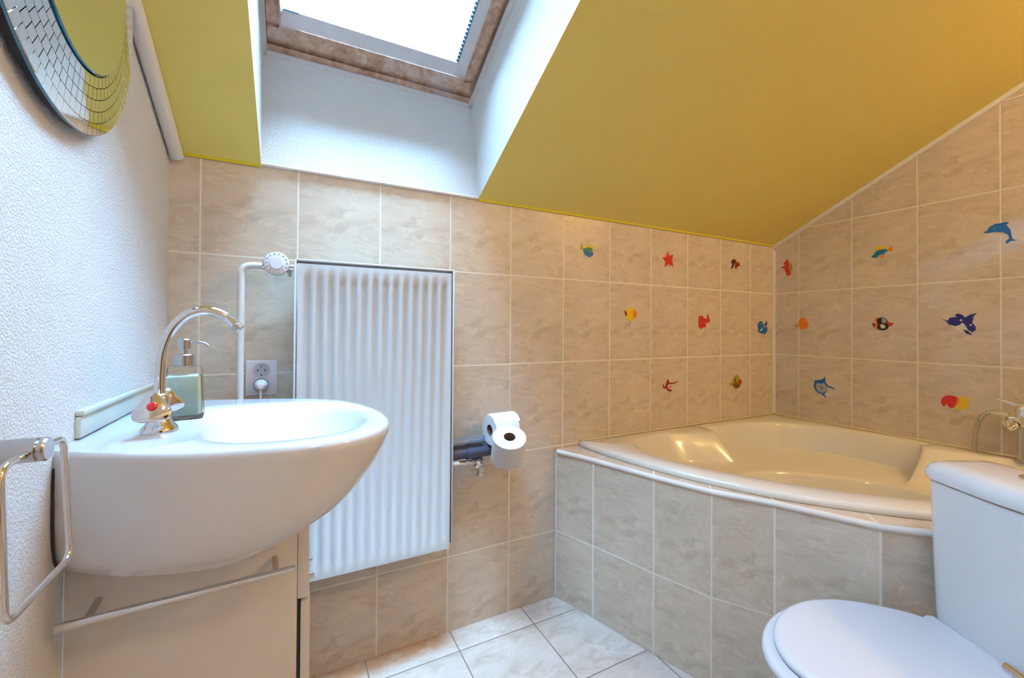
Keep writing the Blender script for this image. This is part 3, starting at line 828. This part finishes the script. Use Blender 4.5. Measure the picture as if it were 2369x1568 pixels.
bath = empty('corner_bath', dd(.68, .68, .0), 'cream white corner bathtub with moulded arm rests, set in the tiled surround', 'bathtub')
ZT = .630
oh = [(1.378, .004), (1.372, .12), (1.352, .26), (1.316, .42), (1.259, .58), (1.178, .74), (1.078, .87)]
mid = [(.978, .978)]
outer = [Vector((a, b)) for a, b in oh]+[Vector(mid[0])]+[Vector((b, a)) for a, b in reversed(oh)]
oc2 = catmull([Vector((p.x, p.y, 0)) for p in outer], 6)
ocl = [Vector((p.x, p.y)) for p in oc2]+[Vector((.004, 1.15)), Vector((.004, .9)), Vector((.004, .6)), Vector((.004, .3)), Vector((.004, .1)), Vector((.004, .03)), Vector((.004, .004)), Vector((.03, .004)), Vector((.1, .004)), Vector((.3, .004)), Vector((.6, .004)), Vector((.9, .004)), Vector((1.15, .004))]
cen = Vector((.66, .66))
NR = 420
def ray_hit(poly, th):
    d = Vector((math.cos(th), math.sin(th))); best = 0
    n = len(poly)
    for i in range(n):
        a, b = poly[i]-cen, poly[(i+1) % n]-cen; e = b-a
        den = d.x*e.y-d.y*e.x
        if abs(den) < 1e-12: continue
        t = (a.x*e.y-a.y*e.x)/den; u_ = (a.x*d.y-a.y*d.x)/den
        if t > 0 and -1e-6 <= u_ <= 1+1e-6: best = max(best, t)
    return best
ths = sorted(set([round(2*PI*i/NR, 6) for i in range(NR)]+[round(math.atan2(-.656, -.656) % (2*PI), 6), round(math.atan2(1.378-.66, .004-.66) % (2*PI), 6), round(math.atan2(.004-.66, 1.378-.66) % (2*PI), 6)]))
hb = [(.905, .905), (1.00, .80), (1.09, .675), (1.165, .545), (1.215, .42), (1.24, .31), (1.235, .215), (1.195, .135), (1.12, .085), (1.03, .066), (.94, .068), (.83, .112), (.735, .156), (.712, .158), (.697, .140), (.685, .095), (.665, .078), (.60, .072), (.46, .076), (.32, .108), (.23, .15)]
rim = [Vector((a, b, 0)) for a, b in hb]+[Vector((.19, .19, 0))]+[Vector((b, a, 0)) for a, b in reversed(hb[1:])]
rimc = [Vector((p.x, p.y)) for p in catmull(rim, 6, True)]
def smooth01(x): x = max(0, min(1, x)); return x*x*(3-2*x)
def zone(th, lv=0.):
    """0 in the corner section, 1 on the two sloping back rests; the step leans with the level lv (0 rim .. 1 bench)"""
    v = []
    for a0, a1, sg in ((-1.49, -.22, 1), (PI/2+.22, PI/2+1.49, -1)):
        t = (th-(a0+a1)/2+PI) % (2*PI)-PI; h = (a1-a0)/2
        wo, wi = (.02, .07) if sg > 0 else (.07, .02)
        v.append(min(smooth01((t+h)/wo*.5+.5), smooth01((h-t)/wi*.5+.5)))
    return max(v)
def well(t, ri):
    c_ = math.cos(t-PI/4)
    side = abs(math.sin(t-PI/4))
    return min(ri-.10, .262+.11*side**2) if c_ < 0 else min(ri-.10, .30+.07*side**2)
def front(th):
    dth = abs((th-PI/4+PI) % (2*PI)-PI); return smooth01((.95-dth)/.5)
Rout = [ray_hit(ocl, t) for t in ths]; Rin = [ray_hit(rimc, t) for t in ths]
def ring(fn, z):
    out = []
    for t, ro, ri in zip(ths, Rout, Rin):
        r_, zz = fn(t, ro, ri), z(t) if callable(z) else z
        out.append(dd(cen.x+math.cos(t)*r_, cen.y+math.sin(t)*r_, zz))
    return out
bm = bmesh.new()
backk = lambda t: zone(t)
rg = [ring(lambda t, ro, ri: ro-.002, ZL+.0085), ring(lambda t, ro, ri: ro, ZL+.012), ring(lambda t, ro, ri: ro, ZT-.010), ring(lambda t, ro, ri: ro-.003, ZT-.003), ring(lambda t, ro, ri: ro-.012, ZT),
      ring(lambda t, ro, ri: ri+.010, ZT), ring(lambda t, ro, ri: ri+.003, ZT-.002), ring(lambda t, ro, ri: ri-.003, ZT-.009)]
for lv in (.12, .3, .5, .7, .85, .95):
    rg.append(ring(lambda t, ro, ri, lv=lv: ri-.006-.030*lv-.075*lv*zone(t, lv), ZT-.009-.116*lv))
rg += [ring(lambda t, ro, ri: ri-.045-.078*zone(t, 1), ZT-.122), ring(lambda t, ro, ri: max(ri-.062-.080*zone(t, 1), well(t, ri)+.012), ZT-.128),
       ring(lambda t, ro, ri: min(ri-.085-.12*zone(t, 1)*0, well(t, ri)+.010), ZT-.132), ring(lambda t, ro, ri: well(t, ri), ZT-.137), ring(lambda t, ro, ri: well(t, ri)-.006, ZT-.147),
       ring(lambda t, ro, ri: well(t, ri)-.035, ZT-.33), ring(lambda t, ro, ri: well(t, ri)-.07, ZT-.38), ring(lambda t, ro, ri: .15, ZT-.395), ring(lambda t, ro, ri: .02, ZT-.40)]
loft(bm, rg, cap0=False)
fin('tub_shell', bm, Mt['acrylic'], bath, smooth=55)
bm = bmesh.new(); cyl(bm, dd(.66, .66, ZT-.405), dd(.66, .66, ZT-.396), .03, n=24); fin('drain', bm, Mt['chrome'], bath)
# silicone joint where the tub meets the walls
bm = bmesh.new(); tube(bm, [dd(1.37, .004, ZT+.001), dd(.004, .004, ZT+.001)], .0035, 8, smooth=False); tube(bm, [dd(.004, .004, ZT+.001), dd(.004, 1.37, ZT+.001)], .0035, 8, smooth=False)
fin('silicone_joint', bm, mat('pale yellow silicone', srgb(236, 218, 180), .4), bath)

# bath mixer on the right wall with hose
bx = empty('bath_mixer', (XR-.05, -.94, ZT), 'chrome bath mixer with a lever and a ribbed shower hose, on the tiled right wall', 'tap')
ybx = -.955
bm = bmesh.new()
for dy in (.0,):
    lathe(bm, (XR-.060, ybx, ZT+.0005), (0, 0, 1), [(0, .022), (.004, .022), (.006, .0145), (.118, .0145), (.119, .019), (.130, .019), (.132, .015)], 28)
fin('column', bm, Mt['steel'], bx)
bm = bmesh.new()
cyl(bm, (XR-.060, ybx+.035, ZT+.155), (XR-.060, ybx-.16, ZT+.155), .0215, n=28, bev=.004)
lathe(bm, (XR-.060, ybx, ZT+.13), (0, 0, 1), [(0, .018), (.02, .025), (.05, .024), (.062, .020), (.072, .020), (.078, .016)], 28)
tube(bm, [(XR-.060, ybx+.03, ZT+.165), (XR-.060, ybx+.055, ZT+.170), (XR-.058, ybx+.078, ZT+.169)], .0095, 18, 4)
cyl(bm, (XR-.085, ybx+.012, ZT+.135), (XR-.105, ybx+.022, ZT+.120), .012, .009, n=20, bev=.002)
fin('mixer_body', bm, Mt['chrome'], bx, smooth=40)
bm = bmesh.new(); tube(bm, [(XR-.060, ybx-.01, ZT+.206), (XR-.062, ybx+.015, ZT+.209), (XR-.064, ybx+.045, ZT+.219), (XR-.066, ybx+.065, ZT+.223)], .006, 14, 4, rfun=lambda t: .0095*(1-t)+.0035)
fin('lever', bm, Mt['chrome'], bx)
bm = bmesh.new()
hp = catmull([(XR-.058, ybx+.075, ZT+.169), (XR-.056, ybx+.095, ZT+.160), (XR-.056, ybx+.112, ZT+.135), (XR-.056, ybx+.122, ZT+.09), (XR-.056, ybx+.126, ZT+.04), (XR-.056, ybx+.126, ZT-.008)], 22)
tube(bm, hp, .007, 12, smooth=False, rfun=lambda t: .0062+.0010*(1 if int(t*110) % 2 else 0))
fin('shower_hose', bm, Mt['steel'], bx, smooth=60)
bm = bmesh.new(); lathe(bm, (XR, ybx+.035, ZT+.135), (-1, 0, 0), [(.0005, .034), (.004, .034), (.010, .028), (.014, .012)], 32)
cyl(bm, (XR-.01, ybx+.035, ZT+.135), (XR-.045, ybx+.02, ZT+.150), .009, n=16); fin('wall_rosette', bm, Mt['chrome'], bx)

# ================================================================== TOILET
TA = Vector((1.556, -1.160, 0)); fa_ = Vector((-.889, .457, 0)).normalized(); la_ = Vector((.457, .889, 0)).normalized()
def T(f, l, z): return TA+fa_*f+la_*l+Vector((0, 0, z))
to = empty('toilet', T(.15, 0, 0), 'white close coupled toilet with its lid closed, standing in front of the bath surround', 'toilet')
def egg(L, Wd, back, hb_, n=64, f0=0.):
    """outline of seat/lid: list of (f, l)"""
    pts = []
    half_ = [(0, hb_), (.016, hb_+.002), (.03, hb_-.004), (.05, hb_+.012), (.09, .83*Wd+.003), (.14, .945*Wd), (.20, Wd), (.27, .965*Wd), (.335, .83*Wd), (.39, .60*Wd), (.43, .31*Wd), (L, 0)]
    half_ = [(f*L/.445 if f < .44 else L, l) for f, l in half_]
    P = [Vector((f+f0, l, 0)) for f, l in half_]+[Vector((f+f0, -l, 0)) for f, l in reversed(half_[:-1])]
    c = catmull(P, 6)
    return c
def eg_rings(bm, base, levels):
    cx = Vector((.22, 0, 0)); rings = []
    for z, sc, in levels:
        rings.append([T(cx.x+(p.x-cx.x)*sc, p.y*sc, z) for p in base])
    loft(bm, rings)
lid = egg(.445, .192, 0, .131)
bm = bmesh.new(); eg_rings(bm, lid, [(.4165, .965), (.418, .985), (.421, .998), (.4265, 1.0), (.430, .990), (.4335, .968), (.4345, .93)])
fin('lid', bm, Mt['seat'], to, smooth=50)
ring_ = egg(.468, .203, 0, .118, f0=.002)
bm = bmesh.new(); eg_rings(bm, ring_, [(.3935, .97), (.396, .992), (.402, 1.0), (.410, .995), (.414, .975), (.4155, .95)])
fin('seat_ring', bm, Mt['seat'], to, smooth=50)
bm = bmesh.new()
bw = egg(.462, .190, 0, .115, f0=.0)
def brg(z, fs, ls, f0): return [T(f0+(p.x)*fs, p.y*ls, z) for p in bw]
loft(bm, [brg(.0, .62, .60, -.0), brg(.01, .64, .62, 0), brg(.12, .60, .56, 0), brg(.22, .68, .66, 0), brg(.30, .86, .86, 0), brg(.355, .965, .96, 0), brg(.385, .995, 1.0, 0), brg(.3925, .985, .99, 0)])
fin('bowl', bm, Mt['ceramic'], to, smooth=50)
bm = bmesh.new()
def cist(z, hw, fr, bk, R, bulge=.012):
    P = rounded_poly([Vector((fr, -hw)), Vector((fr+bulge*1.0, 0)), Vector((fr, hw)), Vector((bk, hw)), Vector((bk, -hw))], [R, .25, R, .03, .03], 10)
    return [T(p.x, p.y, z) for p in P]
loft(bm, [cist(.385, .130, -.020, -.145, .04), cist(.40, .146, -.006, -.155, .05), cist(.43, .152, -.002, -.16, .05), cist(.60, .158, .0, -.162, .05), cist(.7525, .162, .002, -.164, .05), cist(.7535, .160, -.0, -.162, .05)])
fin('cistern', bm, Mt['ceramic'], to, smooth=50)
bm = bmesh.new()
loft(bm, [cist(.7555, .162, .002, -.164, .052), cist(.7575, .168, .008, -.17, .055), cist(.765, .170, .010, -.172, .056), cist(.778, .169, .009, -.171, .056), cist(.790, .162, .002, -.164, .055), cist(.797, .148, -.012, -.15, .05), cist(.800, .12, -.035, -.13, .045)])
cl_ = fin('cistern_lid', bm, Mt['ceramic'], to, smooth=50)
bm = bmesh.new(); lathe(bm, T(-.088, 0, .8), (0, 0, 1), [(0, .028), (.004, .028), (.006, .025), (.006, .022), (.005, .021)], 32); fin('flush_button', bm, Mt['chrome'], cl_)
for l in (.085, -.055):
    l_ = l
    bm = bmesh.new(); cyl(bm, T(.022, l_-.022, .441), T(.022, l_+.022, .441), .010, n=24, bev=.002); cyl(bm, T(.022, l_, .41), T(.022, l_, .438), .010, n=20)
    if l < 0: fin('hinge_cap', bm, Mt['chrome'], to)
    else: bm.free()

# ================================================================== WALL STICKERS (flat decals lying on the tiles)
def decal(name, label, wall, crop, parts, dots=()):
    ox, oy, sc = crop
    ax, val, nrm = (1, 0., Vector((0, -1, 0))) if wall == 'b' else (0, XR, Vector((-1, 0, 0)))
    root = None; k = 0
    def P(x, y, off): return at(ox+x/sc, oy+y/sc, ax, val)+nrm*off
    for (pn, colr, poly, sm) in parts:
        base = .0006+.0003*k
        pts = [Vector((x, y, 0)) for x, y in poly]
        if sm: pts = catmull(pts, 4, True)
        lo = [P(p.x, p.y, .0002) for p in pts]; hi = [P(p.x, p.y, base) for p in pts]
        bm = bmesh.new(); vs = loft(bm, [lo, hi], False, False)
        for tri in tessellate_polygon([[Vector((p.x, p.y, 0)) for p in pts]]):
            for row in vs:
                try: bm.faces.new([row[i] for i in tri])
                except ValueError: pass
        if root is None:
            q = sum((v for v in lo), Vector())/len(lo)
            root = empty(name, q, label, 'wall sticker')
        fin(pn, bm, smat(colr[0], srgb(*colr[1])), root, smooth=0)
        k += 1
    for (x, y, r, colr) in dots:
        c_ = P(x, y, .0); bm = bmesh.new(); cyl(bm, c_+nrm*.0002, c_+nrm*(.0012+.0003*k), r, n=14)
        fin('eye', bm, smat(colr[0], srgb(*colr[1])), root, smooth=0)
RED, DRED, YEL, OLV, BLU, NAVY, TEAL, GRN, ORG, BRN, WHT, BLK, PUR, PNK, GRY = ('red', (214, 44, 24)), ('dark red', (150, 30, 24)), ('yellow', (240, 200, 30)), ('olive', (176, 158, 40)), ('blue', (24, 104, 190)), ('navy', (30, 34, 130)), ('teal', (22, 140, 150)), ('green', (56, 120, 40)), ('orange', (240, 132, 30)), ('brown', (130, 70, 30)), ('white', (226, 222, 214)), ('black', (34, 24, 44)), ('purple', (84, 66, 110)), ('pink', (232, 150, 140)), ('grey', (166, 176, 176))
cA = (1320, 540, 9.112)
decal('fish_sticker', 'small fish sticker, blue below and yellow above, leftmost on the back wall', 'b', cA, [
    ('tail', OLV, [(237, 200), (268, 290), (290, 330), (235, 330), (198, 350), (205, 290)], 0),
    ('back_fin', YEL, [(310, 290), (345, 255), (400, 238), (450, 252), (485, 290), (470, 330), (440, 370), (340, 350)], 1),
    ('body', TEAL, [(262, 330), (320, 305), (380, 290), (440, 320), (455, 380), (400, 440), (345, 470), (300, 450), (270, 390)], 1),
    ('stripe', GRN, [(350, 320), (400, 300), (450, 320), (455, 375), (400, 400), (350, 380)], 1),
    ('head', BLU, [(335, 390), (400, 370), (465, 400), (465, 460), (400, 500), (350, 470)], 1)], [(420, 378, .0022, WHT)])
decal('starfish_sticker', 'plain red starfish sticker on the upper row of the back wall', 'b', cA, [('star', RED, [(2038, 368), (2082, 470), (2165, 440), (2140, 560), (2165, 700), (2060, 650), (1980, 715), (1995, 600), (1930, 505), (2010, 490)], 0)])
cB = (1420, 680, 6.234)
decal('ray_sticker', 'yellow ray sticker with a thin curled tail, on the middle row of the back wall', 'b', cB, [
    ('body', YEL, [(160, 240), (195, 235), (205, 195), (235, 180), (265, 205), (310, 225), (335, 285), (320, 330), (285, 370), (255, 395), (215, 385), (180, 345), (160, 300)], 0),
    ('wing', ORG, [(285, 225), (325, 260), (336, 285), (320, 325), (290, 352), (275, 290)], 1),
    ('side_fin', DRED, [(150, 235), (180, 255), (190, 290), (175, 332), (160, 290)], 0),
    ('tail', GRY, [(246, 390), (242, 432), (210, 464), (175, 432), (166, 408), (182, 424), (210, 452), (232, 425), (234, 390)], 0)], [(238, 262, .002, BRN)])
decal('fish_sticker', 'plain red fish sticker between the yellow ray and the curled blue whale', 'b', cB, [
    ('body', RED, [(1215, 330), (1240, 315), (1285, 315), (1290, 335), (1320, 370), (1328, 480), (1290, 482), (1250, 508), (1222, 470), (1216, 400), (1225, 350)], 0),
    ('tail', RED, [(1352, 278), (1375, 340), (1390, 412), (1360, 398), (1345, 432), (1322, 400), (1310, 350), (1338, 360)], 0)], [(1245, 392, .0018, WHT)])
decal('whale_sticker', 'curled blue whale sticker close to the corner of the back wall', 'b', cB, [
    ('body', BLU, [(2082, 420), (2108, 394), (2140, 400), (2155, 440), (2180, 485), (2205, 470), (2216, 500), (2208, 540), (2180, 570), (2150, 577), (2110, 562), (2080, 542), (2078, 490), (2074, 450)], 1),
    ('tail', NAVY, [(2196, 384), (2209, 400), (2206, 450), (2188, 472), (2175, 445), (2164, 428), (2190, 424)], 0),
    ('belly', WHT, [(2098, 525), (2125, 508), (2138, 484), (2147, 492), (2140, 516), (2112, 536)], 0)], [(2122, 430, .0018, WHT)])
cC = (1500, 850, 9.87)
decal('swordfish_sticker', 'thin dark red swordfish sticker on the lowest row of the back wall', 'b', cC, [
    ('belly', PNK, [(440, 440), (470, 410), (510, 420), (525, 450), (500, 500), (455, 490)], 1),
    ('body', DRED, [(430, 275), (465, 275), (460, 320), (490, 340), (560, 345), (640, 320), (700, 293), (640, 345), (560, 377), (480, 372), (440, 400), (430, 440), (460, 495), (520, 505), (548, 530), (490, 552), (440, 532), (405, 480), (360, 482), (325, 450), (325, 400), (348, 370), (348, 420), (388, 435), (398, 360)], 0)], [(495, 438, .0016, BLK)])
decal('fish_sticker', 'small green and brown striped fish sticker, lowest row of the back wall', 'b', cC, [
    ('side_fin', OLV, [(1850, 360), (1920, 345), (1950, 390), (1915, 422), (1860, 410)], 1),
    ('body', OLV, [(1990, 175), (2040, 180), (2090, 250), (2112, 320), (2095, 420), (2050, 468), (2000, 480), (1950, 450), (1928, 380), (1914, 310), (1950, 230)], 1),
    ('head', BRN, [(1930, 380), (2010, 350), (2060, 365), (2096, 410), (2050, 466), (2000, 478), (1955, 450)], 1),
    ('stripe', GRN, [(1968, 250), (1992, 245), (1998, 330), (1975, 345)], 0),
    ('red_fin', RED, [(2080, 270), (2115, 280), (2128, 340), (2110, 378), (2066, 360), (2058, 310)], 1)])
cD = (1660, 560, 5.384)
decal('fish_sticker', 'tiny brown and red striped fish sticker, upper row of the back wall', 'b', cD, [
    ('body', DRED, [(193, 213), (225, 220), (240, 250), (248, 290), (240, 330), (215, 320), (218, 290), (205, 240)], 1),
    ('stripe', BLK, [(163, 332), (183, 290), (178, 262), (168, 238), (195, 213), (208, 230), (208, 270), (203, 300), (183, 330)], 0),
    ('tail', DRED, [(236, 275), (262, 238), (270, 270), (282, 297), (256, 302), (238, 300)], 0)])
decal('seahorse_sticker', 'red seahorse sticker with a yellow fin, on the right wall next to the corner', 'r', cD, [
    ('back_fin', OLV, [(888, 270), (915, 260), (932, 310), (924, 352), (892, 350)], 1),
    ('body', RED, [(862, 205), (890, 235), (886, 265), (888, 310), (892, 350), (917, 372), (912, 405), (880, 422), (855, 408), (858, 388), (840, 352), (832, 325), (815, 327), (788, 312), (830, 300), (850, 285), (818, 276), (835, 245), (855, 235)], 0),
    ], [(882, 396, .0028, GRY)])
decal('fish_sticker', 'turquoise fish sticker with an orange tail and yellow back fin, on the right wall', 'r', cD, [
    ('back_fin', YEL, [(1955, 78), (1990, 52), (2070, 48), (2112, 58), (2095, 84), (2000, 96), (1965, 98)], 0),
    ('body', TEAL, [(1913, 187), (1945, 155), (1975, 115), (2010, 95), (2080, 86), (2124, 92), (2112, 120), (2060, 142), (2002, 170), (1992, 195), (1950, 197)], 0),
    ('tail', ORG, [(2113, 90), (2145, 75), (2166, 40), (2180, 90), (2197, 112), (2150, 112), (2122, 110)], 0),
    ('lower_fin', ORG, [(2015, 187), (2048, 163), (2082, 175), (2070, 197), (2020, 197)], 0)]+[
    ('stripe', BLU, [(x, 96), (x+10, 95), (x+2, 150), (x-8, 155)], 0) for x in (2020, 2048, 2075)], [(1960, 160, .0022, BLU)])
cE = (1820, 700, 6.818)
decal('fish_sticker', 'small plain orange fish sticker on the grout line, on the right wall', 'r', cE, [
    ('tail', OLV, [(115, 320), (150, 350), (190, 350), (172, 385), (155, 420), (140, 375)], 0),
    ('body', ORG, [(188, 300), (213, 255), (258, 238), (302, 260), (332, 310), (352, 350), (332, 388), (290, 412), (240, 422), (203, 402), (188, 350)], 1)], [(300, 330, .002, BRN)])
decal('fish_sticker', 'round multicoloured fish sticker with a red beak, in the middle of the right wall', 'r', cE, [
    ('tail', PUR, [(1343, 318), (1385, 330), (1422, 345), (1400, 382), (1368, 392)], 0),
    ('fin', ORG, [(1395, 238), (1455, 232), (1440, 300), (1445, 370), (1475, 440), (1398, 412), (1368, 385), (1410, 350), (1388, 290)], 0),
    ('body', BLK, [(1422, 270), (1470, 238), (1530, 233), (1590, 280), (1612, 340), (1600, 402), (1540, 438), (1470, 428), (1430, 400), (1438, 340)], 1),
    ('upper_stripe', GRY, [(1500, 246), (1532, 240), (1585, 288), (1535, 332), (1502, 300)], 0),
    ('belly', WHT, [(1475, 350), (1512, 343), (1558, 370), (1540, 402), (1498, 402)], 1),
    ('beak', RED, [(1556, 310), (1620, 306), (1694, 325), (1645, 380), (1600, 342)], 0)])
decal('marlin_sticker', 'blue and grey marlin sticker with a long bill, low on the right wall', 'r', cE, [
    ('belly', GRY, [(460, 1290), (540, 1275), (600, 1290), (650, 1330), (640, 1370), (590, 1412), (540, 1418), (490, 1387), (458, 1340)], 1),
    ('back', BLU, [(436, 1226), (500, 1218), (560, 1210), (590, 1185), (608, 1155), (612, 1240), (622, 1270), (662, 1310), (720, 1333), (775, 1372), (700, 1352), (640, 1322), (590, 1272), (540, 1277), (482, 1267), (462, 1300), (464, 1350), (492, 1390), (540, 1422), (580, 1420), (620, 1395), (654, 1386), (612, 1422), (592, 1450), (612, 1475), (640, 1502), (590, 1482), (558, 1445), (500, 1420), (450, 1382), (426, 1320), (438, 1265)], 0),
    ('side_fin', BRN, [(528, 1320), (552, 1325), (577, 1372), (550, 1357)], 0)])
cF = (2140, 480, 3.135)
decal('dolphin_sticker', 'blue leaping dolphin sticker, the highest sticker on the right wall', 'r', cF, [
    ('belly', WHT, [(445, 180), (500, 170), (572, 172), (585, 186), (560, 193), (500, 193)], 0),
    ('body', BLU, [(420, 178), (445, 172), (470, 138), (510, 118), (555, 112), (580, 105), (610, 107), (590, 125), (620, 160), (630, 215), (640, 230), (674, 238), (625, 241), (590, 264), (585, 245), (612, 222), (600, 195), (562, 180), (500, 179), (440, 187)], 0)], [(507, 153, .004, TEAL)])
decal('orca_sticker', 'dark blue and white orca pair sticker on the right wall', 'r', cF, [
    ('belly', WHT, [(185, 850), (230, 850), (270, 825), (310, 885), (280, 905), (225, 885)], 1),
    ('body', NAVY, [(118, 807), (165, 820), (180, 798), (240, 792), (290, 798), (330, 775), (380, 764), (345, 792), (330, 810), (356, 785), (342, 835), (366, 860), (369, 887), (345, 905), (312, 886), (290, 850), (270, 832), (258, 848), (220, 860), (170, 846), (155, 825)], 0),
    ('flipper', NAVY, [(275, 883), (310, 893), (347, 927), (300, 914)], 0),
    ('upper_fin', NAVY, [(215, 780), (240, 768), (270, 778), (295, 795), (240, 795)], 0)], [(262, 817, .004, WHT), (333, 852, .0035, WHT)])
decal('squid_sticker', 'red and yellow squid sticker on the right wall, left of the bath mixer', 'r', cF, [
    ('tentacles', YEL, [(212, 1400), (250, 1372), (347, 1383), (300, 1400), (332, 1410), (290, 1420), (337, 1432), (280, 1467), (235, 1464), (212, 1440)], 0),
    ('junction', ORG, [(205, 1380), (235, 1375), (250, 1400), (240, 1425), (215, 1445), (195, 1420)], 1),
    ('mantle', RED, [(118, 1397), (130, 1375), (165, 1362), (215, 1368), (232, 1385), (213, 1445), (180, 1451), (156, 1424), (138, 1444), (120, 1420)], 1)])

# unseen brown door, added to give the chrome dark reflections
bm = bmesh.new(); box(bm, (.55, YF+.002, .0), (1.40, YF+.04, 2.05), bev=.004)
dr1 = fin('added_door_1', bm, mat('brown door veneer', srgb(70, 50, 38), .4, noise_amt=.3, noise_scale=9)); tag(dr1, kind='structure')
b2 = bmesh.new(); tube(b2, [(1.33, YF+.04, 1.02), (1.33, YF+.085, 1.02), (1.32, YF+.09, 1.02), (1.22, YF+.09, 1.02)], .009, 14, 4); fin('door_handle', b2, Mt['chrome'], dr1)
# ================================================================== LIGHT
w = bpy.data.worlds.new('sky'); C.world = w; w.use_nodes = True
wt = w.node_tree; bg = wt.nodes['Background']; bg.inputs[0].default_value = (.36, .66, 1.0, 1)
tcw = wt.nodes.new('ShaderNodeTexCoord'); dp_ = wt.nodes.new('ShaderNodeVectorMath'); dp_.operation = 'DOT_PRODUCT'
dp_.inputs[1].default_value = Vector((0, -.77, .64)).normalized(); wt.links.new(tcw.outputs['Generated'], dp_.inputs[0])
mr = wt.nodes.new('ShaderNodeMapRange'); mr.interpolation_type = 'SMOOTHSTEP'; wt.links.new(dp_.outputs['Value'], mr.inputs[0])
mr.inputs[1].default_value = .55; mr.inputs[2].default_value = 1.; mr.inputs[3].default_value = 40.; mr.inputs[4].default_value = 300.
wt.links.new(mr.outputs[0], bg.inputs[1])
# daylight portal in the skylight
pa_ = bpy.data.lights.new('skylight_portal', 'AREA'); pa_.shape = 'RECTANGLE'; pa_.size = .60; pa_.size_y = .82
po = bpy.data.objects.new('skylight_portal', pa_); col.objects.link(po)
pm_ = Matrix((ua, ub, ua.cross(ub))).transposed().to_4x4(); pm_.translation = W(.487, .51, .075)
po.matrix_world = pm_; pa_.cycles.is_portal = True
# unseen lamps with housings: the room's warm lamp and an added pale fill
def lamp(x, y, z, power, size, color, label):
    L = bpy.data.lights.new('unseen_lamp_light', 'POINT'); L.shadow_soft_size = size*.15; L.energy = power; L.color = color
    lo = bpy.data.objects.new('lamp_light', L)
    col.objects.link(lo); lo.location = (x, y, z-.085)
    e = empty('unseen_lamp', (x, y, z), label, 'lamp')
    bm = bmesh.new(); lathe(bm, (x, y, z-.001), (0, 0, -1), [(0, size*.45), (.03, size*.5), (.055, size*.5), (.056, size*.46), (.04, size*.45)], 40); fin('lamp_housing', bm, Mt['trim'], e)
lamp(2.36, -1.95, 2.5, 40, .30, (1.0, .66, .22), 'round warm ceiling lamp behind the camera')
lamp(.75, -1.96, 2.5, 10, .30, (.97, .93, 1.0), 'added pale fill lamp in a round housing, unseen behind the camera')  # added fill that lifts the basin side and cabinet
